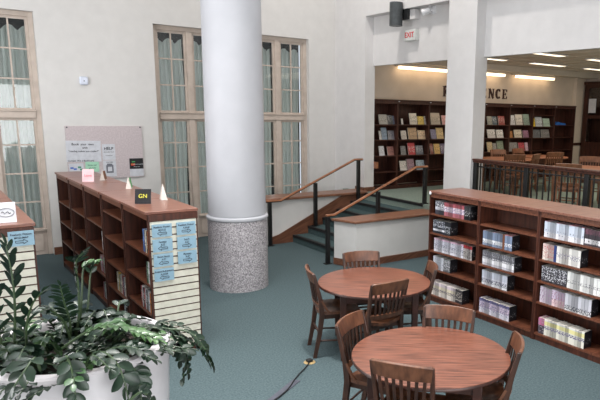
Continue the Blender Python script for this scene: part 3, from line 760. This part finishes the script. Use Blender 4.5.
# ------------------------------------------------------------------ tables and chairs
def make_table(label, loc, legrot, R, mats, group):
    r = thing('round_table', label, 'table', loc, legrot, group)
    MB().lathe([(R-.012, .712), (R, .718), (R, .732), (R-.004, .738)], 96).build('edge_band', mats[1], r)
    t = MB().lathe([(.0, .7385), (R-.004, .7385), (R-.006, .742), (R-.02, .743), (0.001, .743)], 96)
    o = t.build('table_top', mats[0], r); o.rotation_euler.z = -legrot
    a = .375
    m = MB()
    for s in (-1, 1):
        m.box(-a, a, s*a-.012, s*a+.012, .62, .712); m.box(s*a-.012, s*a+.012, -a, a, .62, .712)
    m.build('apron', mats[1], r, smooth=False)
    for sx in (-1, 1):
        for sy in (-1, 1):
            m = MB(); x, y = sx*a, sy*a
            vs = []
            for z, w in ((.0, .024), (.62, .033), (.711, .033)): vs += [(x-w, y-w, z), (x+w, y-w, z), (x+w, y+w, z), (x-w, y+w, z)]
            fs = [(3, 2, 1, 0), (8, 9, 10, 11)]+[(i*4+k, i*4+(k+1) % 4, i*4+4+(k+1) % 4, i*4+4+k) for i in (0, 1) for k in range(4)]
            m.add(vs, fs); m.build('leg', mats[1], r, bevel=.004)
    return r
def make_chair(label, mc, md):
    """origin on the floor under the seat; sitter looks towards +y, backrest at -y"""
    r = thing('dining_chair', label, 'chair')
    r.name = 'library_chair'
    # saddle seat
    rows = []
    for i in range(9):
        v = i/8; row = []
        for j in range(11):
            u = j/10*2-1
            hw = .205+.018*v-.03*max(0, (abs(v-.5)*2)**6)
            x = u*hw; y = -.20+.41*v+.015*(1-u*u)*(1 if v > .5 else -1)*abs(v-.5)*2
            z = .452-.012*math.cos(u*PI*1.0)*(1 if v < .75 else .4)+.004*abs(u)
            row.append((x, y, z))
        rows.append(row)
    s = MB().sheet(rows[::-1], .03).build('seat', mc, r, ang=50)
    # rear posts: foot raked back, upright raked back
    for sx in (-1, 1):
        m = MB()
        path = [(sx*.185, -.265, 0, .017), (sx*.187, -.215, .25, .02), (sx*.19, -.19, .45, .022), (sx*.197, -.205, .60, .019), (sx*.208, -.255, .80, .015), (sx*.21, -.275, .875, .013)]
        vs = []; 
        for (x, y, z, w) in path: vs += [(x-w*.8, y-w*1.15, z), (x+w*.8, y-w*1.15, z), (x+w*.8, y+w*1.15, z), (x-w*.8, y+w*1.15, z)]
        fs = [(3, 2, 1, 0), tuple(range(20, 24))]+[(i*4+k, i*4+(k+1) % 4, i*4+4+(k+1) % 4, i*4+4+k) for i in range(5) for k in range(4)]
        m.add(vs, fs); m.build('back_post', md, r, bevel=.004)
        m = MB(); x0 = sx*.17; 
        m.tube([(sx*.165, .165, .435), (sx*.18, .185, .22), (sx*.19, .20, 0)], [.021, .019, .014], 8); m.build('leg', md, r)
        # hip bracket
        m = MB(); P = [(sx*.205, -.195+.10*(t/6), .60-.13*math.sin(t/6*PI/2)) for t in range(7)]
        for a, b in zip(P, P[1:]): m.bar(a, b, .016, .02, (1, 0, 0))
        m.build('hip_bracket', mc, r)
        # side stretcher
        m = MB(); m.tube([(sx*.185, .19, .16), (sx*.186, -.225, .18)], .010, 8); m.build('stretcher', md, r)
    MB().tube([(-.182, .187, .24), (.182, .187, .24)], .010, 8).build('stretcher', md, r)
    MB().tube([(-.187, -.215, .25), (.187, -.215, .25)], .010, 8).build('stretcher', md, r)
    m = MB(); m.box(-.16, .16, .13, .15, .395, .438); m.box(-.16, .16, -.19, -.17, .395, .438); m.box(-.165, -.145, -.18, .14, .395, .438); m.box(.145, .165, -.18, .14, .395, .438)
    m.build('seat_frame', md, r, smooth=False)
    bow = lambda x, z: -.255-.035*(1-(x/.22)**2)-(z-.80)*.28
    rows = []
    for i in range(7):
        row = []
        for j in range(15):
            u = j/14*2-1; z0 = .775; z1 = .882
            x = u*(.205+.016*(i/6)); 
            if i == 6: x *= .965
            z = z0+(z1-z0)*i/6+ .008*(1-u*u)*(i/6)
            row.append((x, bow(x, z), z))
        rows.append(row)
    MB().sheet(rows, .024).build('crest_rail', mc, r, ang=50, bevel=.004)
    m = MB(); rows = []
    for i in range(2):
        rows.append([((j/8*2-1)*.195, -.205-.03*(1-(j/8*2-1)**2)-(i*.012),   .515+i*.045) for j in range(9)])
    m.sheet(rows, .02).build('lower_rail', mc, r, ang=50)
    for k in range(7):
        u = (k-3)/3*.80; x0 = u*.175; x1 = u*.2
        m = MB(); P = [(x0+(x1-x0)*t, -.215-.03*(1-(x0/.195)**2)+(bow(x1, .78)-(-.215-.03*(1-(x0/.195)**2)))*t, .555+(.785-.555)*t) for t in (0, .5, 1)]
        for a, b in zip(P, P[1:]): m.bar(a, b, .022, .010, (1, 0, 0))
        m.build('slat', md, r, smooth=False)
    return r
T1 = (3.80, 5.17, 0); T2 = (2.95, 3.275, 0)
make_table('round cherry table beside the low white wall, farther of the two tables', T1, math.radians(197-225), .615, (M_table, M_tedge), 'round reading tables in the hall')
make_table('round cherry table in the foreground, nearer of the two tables', T2, math.radians(177-225), .608, (M_table, M_tedge), 'round reading tables in the hall')
def face(c, ang_out):  # rotation so that +y points to the table; ang_out = direction of chair from table
    return math.radians(ang_out+180-90)
proto = None
def put(T, ang, dist, label, rot=None, group='wooden chairs at the round tables', base=0):
    global proto
    a = math.radians(ang); x, y = T[0]+dist*math.cos(a), T[1]+dist*math.sin(a)
    rz = face(T, rot if rot is not None else ang)
    if proto is None:
        proto = make_chair(label, M_chair, M_chaird); proto.scale = (1.02, 1.02, 1.045); proto.location = (x, y, 0); proto.rotation_euler.z = rz; proto['group'] = group; return proto
    return dup(proto, (x, y, base), rz, label, group)
# dist measured to the crest centre; seat centre is .28 m closer
def chair_at(cx, cy, normal, label, **k):
    """crest centre and outward direction"""
    a = math.radians(normal); x, y = cx-.285*math.cos(a), cy-.285*math.sin(a)
    return put((x, y), normal, 0, label, rot=normal, **k)
chair_at(4.03, 5.76, 70, 'wooden slat-back chair on the far side of the farther table, before the low white wall')
chair_at(3.54, 4.55, 268, 'wooden slat-back chair seen from behind at the near side of the farther table')
chair_at(4.34, 4.83, -31, 'wooden slat-back chair between the farther table and the manga bookcases')
chair_at(3.14, 5.42, 159, 'wooden slat-back chair on the left side of the farther table, seen from its side')
chair_at(3.46, 3.62, 35, 'wooden slat-back chair on the far side of the nearer table, facing the camera')
chair_at(2.62, 3.90, 118, 'wooden slat-back chair at the left of the nearer table, between the two tables')
chair_at(2.39, 2.94, 213, 'wooden slat-back chair cut by the bottom photo edge in front of the nearer table')
chair_at(3.34, 2.76, -44, 'wooden slat-back chair at the right of the nearer table, beside open carpet')
# upper room furniture
uproto = make_chair('oak chair in the upper room against the far bookcases, left of two', M_upchair, M_upchair)
ulist = [((10.62, 9.70), 80, 'oak chair on the far side of the left upper-room table'), ((11.45, 9.82), 95, 'oak chair on the far side of the second upper-room table'),
         ((9.62, 8.30), 235, 'oak chair on the near side of the left upper-room table'), ((10.30, 8.28), 290, 'dark-looking oak chair at the right of the left upper-room table'),
         ((11.2, 8.50), 250, 'tall-looking oak chair on the near side of the second upper-room table'), ((8.70, 6.32), 210, 'oak chair nearest the balustrade in the upper room'),
         ((10.70, 7.25), 35, 'oak chair at the far right of the upper room, before the glazed cabinet')]
first = True
for (cx, cy), nn, lb in ulist:
    a = math.radians(nn); loc = (cx-.285*math.cos(a), cy-.285*math.sin(a), ZU+.001)
    if first: uproto.location = loc; uproto.rotation_euler = (0, 0, face(0, nn)); uproto['label'] = lb; uproto['group'] = 'oak chairs in the upper room'; first = False
    else: dup(uproto, loc, face(0, nn), lb, 'oak chairs in the upper room')
M_uptable = noisy('oak_table', (150, 92, 66), (186, 124, 92), 5, .3, mscale=(1.5, 9, 1), detail=5)
ut = make_table('round oak table in the upper room, left one by the far bookcases', (10.15, 9.0, ZU+.001), .3, .6, (M_uptable, M_upchair), 'round tables in the upper room')
dup(ut, (11.55, 9.15, ZU+.001), .5, 'round oak table in the upper room, behind the first, under the last bookcases', 'round tables in the upper room')
dup(ut, (9.75, 6.75, ZU+.001), .1, 'round oak table in the upper room, at right behind the balustrade', 'round tables in the upper room')

# ------------------------------------------------------------------ wall and ceiling fittings
r = thing('notice_board', 'pale grey-pink fabric notice board on the back wall', 'notice board', (2.685, YW-.001, 1.755))
MB().box(-.63, .63, -.025, 0, -.465, .465).build('panel', M_cork, r, bevel=.004)
for sx in (-1, 1):
    o = MB().lathe([(.013, 0), (.013, .006), (.004, .01)], 14).build('screw', M_steel, r); o.rotation_euler = (PI/2, 0, 0); o.location = (sx*.60, -.025, .44)
def paper(x0, x1, z0, z1, mat, label, lines=(), tilt=0, marks=None, off=.0):
    y = YW-.0275-off
    r = thing('paper_notice', label, 'paper', ((x0+x1)/2, y, (z0+z1)/2), group='papers pinned to the notice board')
    w, h = (x1-x0)/2, (z1-z0)/2
    MB().box(-w, w, -.002, 0, -h, h).build('sheet', mat, r, smooth=False)
    for (t, s, dx, dz, al) in lines: text(t, s, M_ink, r, (dx, -.0028, dz), (PI/2, 0, 0), align=al)
    if marks: marks(r, w, h)
    if tilt: r.rotation_euler = (0, tilt, 0)
    return r
paper(2.045, 2.60, 1.60, 1.965, M_paper, 'large white sheet with handwriting, the widest paper on the notice board',
      [('Book', .055, -.13, .12, 'CENTER'), ('your', .05, .0, .12, 'CENTER'), ('own', .05, .12, .12, 'CENTER'), ('with', .05, .02, .06, 'CENTER'), ('"reading makes you cooler!"', .042, 0, .0, 'CENTER'), ('Contest: Win a Bookmark!', .038, -.05, -.165, 'CENTER')], .02)
paper(2.62, 2.835, 1.62, 1.90, M_paper, 'white flyer with a bold heading, upper of the two narrow flyers on the board', [('HELP', .07, 0, .06, 'CENTER'), ('join us after school', .022, 0, .0, 'CENTER'), ('in the library', .022, 0, -.06, 'CENTER')])
def mjar(r, w, h):
    m = MB(); m.box(-.06, .06, -.0035, -.002, -.08, .06); m.box(-.045, .045, -.004, -.002, .06, .085)
    m.build('drawing', plain('grey_ink', (110, 112, 122)), r, smooth=False); MB().box(-.035, .035, -.006, -.0035, -.05, .03).build('drawing_face', M_paper, r, smooth=False)
paper(2.62, 2.835, 1.325, 1.61, M_paper, 'white flyer with a grey jar drawing, lower of the two narrow flyers on the board', [('THIS WEEK', .025, 0, .11, 'CENTER')], marks=mjar)
paper(2.33, 2.55, 1.42, 1.595, M_green, 'pale green paper under the large white sheet', [('find your next', .024, 0, .03, 'CENTER'), ('good book', .024, 0, -.02, 'CENTER')], .03)
def mmap(r, w, h):
    for i, (c, x, z) in enumerate([((80, 110, 190), -.07, .0), ((60, 140, 110), .05, .01), ((80, 110, 190), -.02, -.02), ((60, 140, 110), .08, -.03)]):
        MB().box(x-.025, x+.025, -.0035, -.002, z-.015, z+.015).build('print', plain('map_ink', c), r, smooth=False)
paper(2.07, 2.30, 1.42, 1.575, M_paper, 'small white paper with blue and green print, lower left of the notice board', marks=mmap, off=.003)
def mblk(r, w, h):
    MB().box(-w, w, -.0035, -.002, -.03, h).build('black_area', plain('poster_black', (18, 18, 20)), r, smooth=False)
    for c, x, z, a in [((70, 150, 90), -.05, .10, .03), ((210, 120, 50), -.06, .06, .035), ((190, 60, 60), -.06, .04, .035)]:
        MB().box(x-a, x+a, -.0045, -.0035, z-.009, z+.009).build('print', plain('poster_ink', c), r, smooth=False)
    text('welcome everybody', .022, M_paper, r, (.03, -.0045, .055), (PI/2, 0, 0)); text('see you here', .02, M_paper, r, (0, -.0045, .01), (PI/2, 0, 0))
paper(3.065, 3.305, 1.31, 1.635, M_paper, 'black and white poster at the lower right corner of the notice board', marks=mblk)
# sensor
r = thing('wall_sensor', 'small white rounded wireless sensor box on the back wall', 'sensor', (2.41, YW, 2.985))
MB().box(-.07, .07, -.045, -.001, -.07, .07).build('housing', plain('sensor_white', (216, 222, 236), .4), r, bevel=.025)
MB().box(-.01, .01, -.048, -.044, -.012, .004).build('indicator', M_steel, r, smooth=False)
# cylinder light on its bracket
r = thing('wall_light', 'dark grey cylinder wall light above the doorway', 'wall light', (XB+.21, 9.36, 4.37))
MB().box(-.13, 0, -.20, .17, -.09, .085).build('bracket_box', M_wallB, r, smooth=False)
MB().box(-.20, -.13, -.05, .14, -.09, .09).build('mount', M_rubber, r, smooth=False)
m = MB().lathe([(.10, -.20), (.125, -.21), (.125, .21), (.10, .21), (.10, .17), (0.001, .17)], 40, (-.32, .13)); m.build('cylinder', M_steel, r)
# exit sign
r = thing('exit_sign', 'EXIT sign with red letters over the doorway', 'exit sign', (XB+.21, 9.34, 4.0))
MB().box(-.11, 0, -.17, .17, -.10, .10).build('housing', plain('sign_white', (208, 210, 206), .4), r, bevel=.008)
text('EXIT', .135, plain('exit_red', (205, 30, 48)), r, (-.112, 0, 0), (PI/2, 0, -PI/2), space=1.0, extrude=.002)
# camera
r = thing('security_camera', 'white bullet security camera above the doorway', 'camera', (XB+.21, 8.78, 4.40))
MB().box(-.03, 0, -.07, .07, -.07, .07).build('mount_plate', M_white, r, bevel=.01)
MB().tube([(-.02, 0, 0), (-.10, .03, .03), (-.14, .06, -.02)], [.03, .022, .022], 12).build('arm', M_white, r)
m = MB(); m.tube([(-.08, .0, .0), (-.16, .13, -.045)], [.055, .058], 20); m.build('body', M_white, r)
m = MB(); m.tube([(-.16, .13, -.045), (-.163, .135, -.047)], [.045, .045], 20); m.build('lens', M_rubber, r)
m = MB(); m.tube([(-.09, .02, .055), (-.09, .02, .085)], [.02, .015], 10); m.build('knob', M_white, r)

# floor outlet, cord and cover mat
r = thing('floor_outlet', 'round brass floor outlet in the teal carpet', 'floor outlet', (2.985, 5.175, 0))
MB().lathe([(.06, 0), (.06, .004), (.05, .008), (0.001, .008)], 40).build('brass_plate', plain('brass', (196, 168, 120), .3, metal=.4), r)
MB().box(-.03, .03, -.025, .03, .008, .035).build('plug', M_rubber, r, bevel=.006)
pts = [hit(x, y, 2, .014) for x, y in ((310.5, 361), (305, 368), (299, 374), (294, 380), (291, 385), (287, 390), (280, 396), (270, 403))]
o = MB().tube(pts, .006, 8).build('power_cord', M_rubber); tag(o, 'black power cord running from the brass floor outlet', 'cord')
a, b, c, d = [hit(x, y, 2, 0) for x, y in ((293, 380), (300.5, 381), (277, 400), (268, 400))]
a2, b2 = a+(d-a)*1.6, b+(c-b)*1.6
q = [(v.x, v.y) for v in (a, b, b2, a2)]
o = MB().prism(q, .001, .007, 'z').build('cable_mat', plain('mat_grey', (70, 72, 82), .8)); tag(o, 'grey flat cable cover strip on the carpet at the bottom photo edge', 'cable cover')

# ------------------------------------------------------------------ planter with zz plants
PC = Vector((.545, 3.28, 0)); RZ = 1.38
r = thing('potted_plant', 'large round white planter with arching glossy zz plants, lower left corner', 'plant', PC)
R0 = .44
MB().lathe([(R0*.80, 0), (R0*.86, .3), (R0*.95, .9), (R0, RZ-.04), (R0+.005, RZ-.01), (R0-.005, RZ), (R0-.04, RZ+.002), (R0-.05, RZ-.012), (R0-.055, RZ-.14), (.001, RZ-.14)], 96).build('planter', M_pot, r)
mb = MB()
rows = []
for i in range(2): pass
mb.lathe([(R0-.056, RZ-.139), (R0-.058, RZ-.095), (R0-.2, RZ-.085), (.001, RZ-.08)], 64).build('soil', M_soil, r)
def leaflet(m, base, dirv, nrm, L, Wd):
    dirv = dirv.normalized(); side = dirv.cross(nrm).normalized(); n = side.cross(dirv).normalized()
    prof = [(0, .06), (.12, .5), (.32, .9), (.58, 1), (.8, .78), (.93, .4), (1, .03)]
    vs = []; 
    for t, w in prof:
        c = base+dirv*(L*t)-n*(L*.16*t*t)
        up_ = n*(Wd*.16*w)
        vs += [c-side*(Wd/2*w)+up_, c, c+side*(Wd/2*w)+up_]
    fs = []
    for i in range(len(prof)-1):
        a = i*3; fs += [(a, a+1, a+4, a+3), (a+1, a+2, a+5, a+4)]
    m.add(vs, fs)
def frond(pts, n, L, Wd=None, young=False, t0=.2, seed=0, ang=58):
    """pts: control points (local to planter); bezier-ish via Catmull sampling"""
    rr = random.Random(seed); Wd = Wd or L*.58; n = max(4, int(n*.62))
    P = [Vector(p) for p in pts]
    P = [P[0]*2-P[1]]+P+[P[-1]*2-P[-2]]
    path = []
    for i in range(1, len(P)-2):
        for k in range(6):
            t = k/6; a, b, c, d = P[i-1:i+3]
            path.append(.5*((2*b)+(c-a)*t+(2*a-5*b+4*c-d)*t*t+(-a+3*b-3*c+d)*t**3))
    path.append(P[-2])
    N = len(path)
    m = MB(); m.tube(path, [.0062*(1-.7*i/(N-1))+.001 for i in range(N)], 6)
    s = m.build('frond', M_stem, r)
    lf = MB()
    for k in range(n):
        t = t0+(1-t0)*(k+.3)/n; f = t*(N-1); i = min(int(f), N-2); p = path[i].lerp(path[i+1], f-i)
        tg = (path[i+1]-path[i]).normalized()
        ref = Vector((0, 0, 1))
        sd = tg.cross(ref)
        if sd.length < .25: sd = tg.cross(Vector((math.cos(seed), math.sin(seed), .2)))
        sd.normalize()
        nn = sd.cross(tg).normalized()
        if nn.z < -.2: nn = -nn
        sc = (.75+.35*math.sin(PI*min(1, (t-t0)/(1-t0)*.9+.1)))*rr.uniform(.85, 1.1)
        for q in (-1, 1):
            a = math.radians(ang-18*(t)+rr.uniform(-10, 10))
            dv = tg*math.cos(a)+sd*q*math.sin(a)+nn*rr.uniform(-.05, .3)
            leaflet(lf, p+tg*rr.uniform(-.006, .006), dv, nn+sd*q*-.35+Vector((rr.uniform(-.2, .2), rr.uniform(-.2, .2), 0)), L*sc, Wd*sc)
    leaflet(lf, path[-1], (path[-1]-path[-2]), Vector((.2, .1, 1)), L*.8, Wd*.8)
    lo = lf.build('leaflets', M_leaf2 if young else M_leaf, s, ang=60)
def W2(x, y, dist):  # a point at a chosen horizontal distance from the viewpoint, local to the planter
    d = R2*((x-CX)/F)+D2*((y-CY)/F)+fw
    p = Vector((0, 0, CAM_H))+d*(dist/math.hypot(d.x, d.y)); return p-PC
# prominent fronds
def px(pts, **k): frond([W2(*p) for p in pts], **k)
px([(14, 352, 3.3), (15, 310, 3.25), (12, 275, 3.22), (6, 246, 3.2)], n=14, L=.085, Wd=.026, seed=1, t0=.2, ang=40)
px([(2, 350, 3.3), (-6, 310, 3.25), (-12, 272, 3.2)], n=10, L=.085, Wd=.028, seed=2, ang=42)
px([(28, 355, 3.25), (26, 330, 3.2), (32, 305, 3.15), (42, 292, 3.1)], n=10, L=.075, Wd=.026, seed=20, ang=42)
px([(74, 345, 3.5), (79, 315, 3.48), (78, 285, 3.45), (76, 262, 3.42), (84, 252, 3.4)], n=34, L=.065, Wd=.020, seed=3, t0=.42, ang=75)
px([(70, 345, 3.45), (70, 322, 3.4), (64, 302, 3.35), (60, 286, 3.3)], n=24, L=.06, Wd=.022, seed=4, t0=.35, ang=70)
px([(72, 345, 3.4), (64, 322, 3.35), (50, 310, 3.3), (40, 312, 3.25)], n=14, L=.055, seed=14, t0=.3)
px([(84, 340, 3.55), (88, 305, 3.55), (90, 278, 3.55), (92, 268, 3.55)], n=7, L=.05, Wd=.024, seed=5, t0=.75)
px([(80, 330, 3.6), (82, 290, 3.6), (84, 268, 3.6), (96, 262, 3.6)], n=14, L=.05, seed=15, t0=.65, young=True)
px([(60, 350, 3.2), (85, 333, 3.2), (110, 325, 3.15), (135, 332, 3.1), (158, 340, 3.05)], n=18, L=.064, seed=6, t0=.25, young=True)
px([(90, 348, 3.4), (120, 333, 3.4), (150, 328, 3.35), (172, 330, 3.35), (180, 342, 3.35), (180, 360, 3.35)], n=20, L=.062, seed=7, t0=.3)
px([(100, 350, 3.3), (140, 338, 3.3), (175, 336, 3.3), (197, 346, 3.3), (208, 362, 3.3)], n=20, L=.058, seed=8, t0=.35)
px([(90, 352, 3.3), (130, 342, 3.3), (165, 342, 3.3), (184, 352, 3.3), (188, 372, 3.3)], n=17, L=.058, seed=18, t0=.35)
px([(80, 365, 3.1), (98, 352, 2.98), (114, 360, 2.88), (124, 380, 2.83), (130, 408, 2.82)], n=11, L=.078, Wd=.046, seed=9, t0=.3)
px([(95, 358, 3.1), (115, 348, 3.05), (135, 348, 3.0), (150, 358, 2.95)], n=12, L=.062, seed=10, t0=.25)
px([(60, 365, 3.0), (66, 356, 2.92), (72, 372, 2.85), (76, 400, 2.8)], n=10, L=.074, Wd=.042, seed=11, t0=.2)
px([(40, 370, 3.0), (35, 358, 2.9), (25, 370, 2.83), (12, 390, 2.8)], n=9, L=.074, Wd=.042, seed=12, t0=.2)
px([(130, 400, 2.80), (142, 392, 2.80), (150, 400, 2.80), (154, 412, 2.80)], n=5, L=.065, Wd=.04, seed=13, t0=.2)
px([(120, 345, 3.3), (150, 335, 3.3), (178, 340, 3.28), (186, 356, 3.25), (183, 378, 3.25)], n=20, L=.058, Wd=.034, seed=31, t0=.3)
px([(130, 345, 3.35), (165, 330, 3.35), (190, 333, 3.33), (204, 348, 3.3), (212, 366, 3.3)], n=20, L=.054, Wd=.032, seed=32, t0=.4)
px([(110, 350, 3.2), (128, 362, 3.0), (138, 378, 2.92), (142, 402, 2.9)], n=12, L=.07, Wd=.042, seed=33, t0=.35)
rr = random.Random(21)
for k in range(90):
    a = rr.uniform(0, 2*PI); d0 = .35*math.sqrt(rr.random())
    b = Vector((d0*math.cos(a), d0*math.sin(a), RZ-.09)); a2 = a+rr.uniform(-.9, .9)
    h = rr.uniform(.04, .20); o1 = rr.uniform(.04, .12)
    dv = Vector((math.cos(a2), math.sin(a2), 0))
    if (b+dv*(o1*1.3+.1)).xy.length > .44 and a2 % (2*PI) < 2.6: dv = -dv
    frond([b, b+dv*o1*.5+Vector((0, 0, h*.6)), b+dv*o1*1.3+Vector((0, 0, h)), b+dv*(o1*1.3+.11)+Vector((0, 0, h*.75))], n=rr.randint(8, 12), L=rr.uniform(.045, .066), seed=100+k, t0=.2, young=(k % 8 == 0))

# ------------------------------------------------------------------ light
w = bpy.data.worlds.new('daylight'); SC.world = w; w.use_nodes = True
bg = w.node_tree.nodes['Background']; bg.inputs[0].default_value = lin((226, 234, 246)); bg.inputs[1].default_value = 1.0
def area(name, loc, size, power, color, rot=(0, 0, 0), sy=None, spread=180):
    l = bpy.data.lights.new(name, 'AREA'); l.energy = power; l.size = size; l.color = color; l.spread = math.radians(spread)
    if sy: l.shape = 'RECTANGLE'; l.size_y = sy
    o = bpy.data.objects.new(name, l); COL.objects.link(o); o.location = loc; o.rotation_euler = rot; return o
warm = (1, .95, .9)
area('ceiling_opening_fill', (1.5, 3.8, 7.5), 6.0, 300, (.96, .98, 1), sy=7.3, spread=125)  # unseen area fill added in the ceiling opening
for x, y, p, sp in ((5.8, 8.7, 115, 180), (2.9, 4.6, 130, 105), (1.0, 5.0, 40, 105), (-1.5, -1, 60, 180), (5.7, 0, 25, 120)):
    area('overhead_lamp_fill', (x, y, 7.35), .3, p, warm, spread=sp)  # first one follows the lintel shadows; the others are unseen, added fill
area('front_fill', (.6, -3.1, 1.9), 6.5, 420, (.97, .98, 1), rot=(PI/2, 0, 0), sy=2.8)  # added fill from behind the camera; the front wall has no window
area('side_fill', (-3.1, 7.6, 2.6), 6, 400, (.97, .98, 1), rot=(0, -PI/2, 0), sy=3.6)  # unseen fill added at the left wall, which has no window
# added fill behind the curtains to brighten the sheer cloth
for a, b in wins: area('window_light', ((a+b)/2, YW+.58, 2.1), b-a, 26, (.95, .98, 1), rot=(-PI/2, 0, 0), sy=3.6)
area('upper_fill', (11.8, 6.5, 3.68), 5, 130, (1, .89, .76), sy=6)

SC.view_settings.view_transform = 'Standard'; SC.view_settings.look = 'None'; SC.view_settings.gamma = 1; SC.view_settings.use_curve_mapping = False
SC.view_settings.exposure = -.02
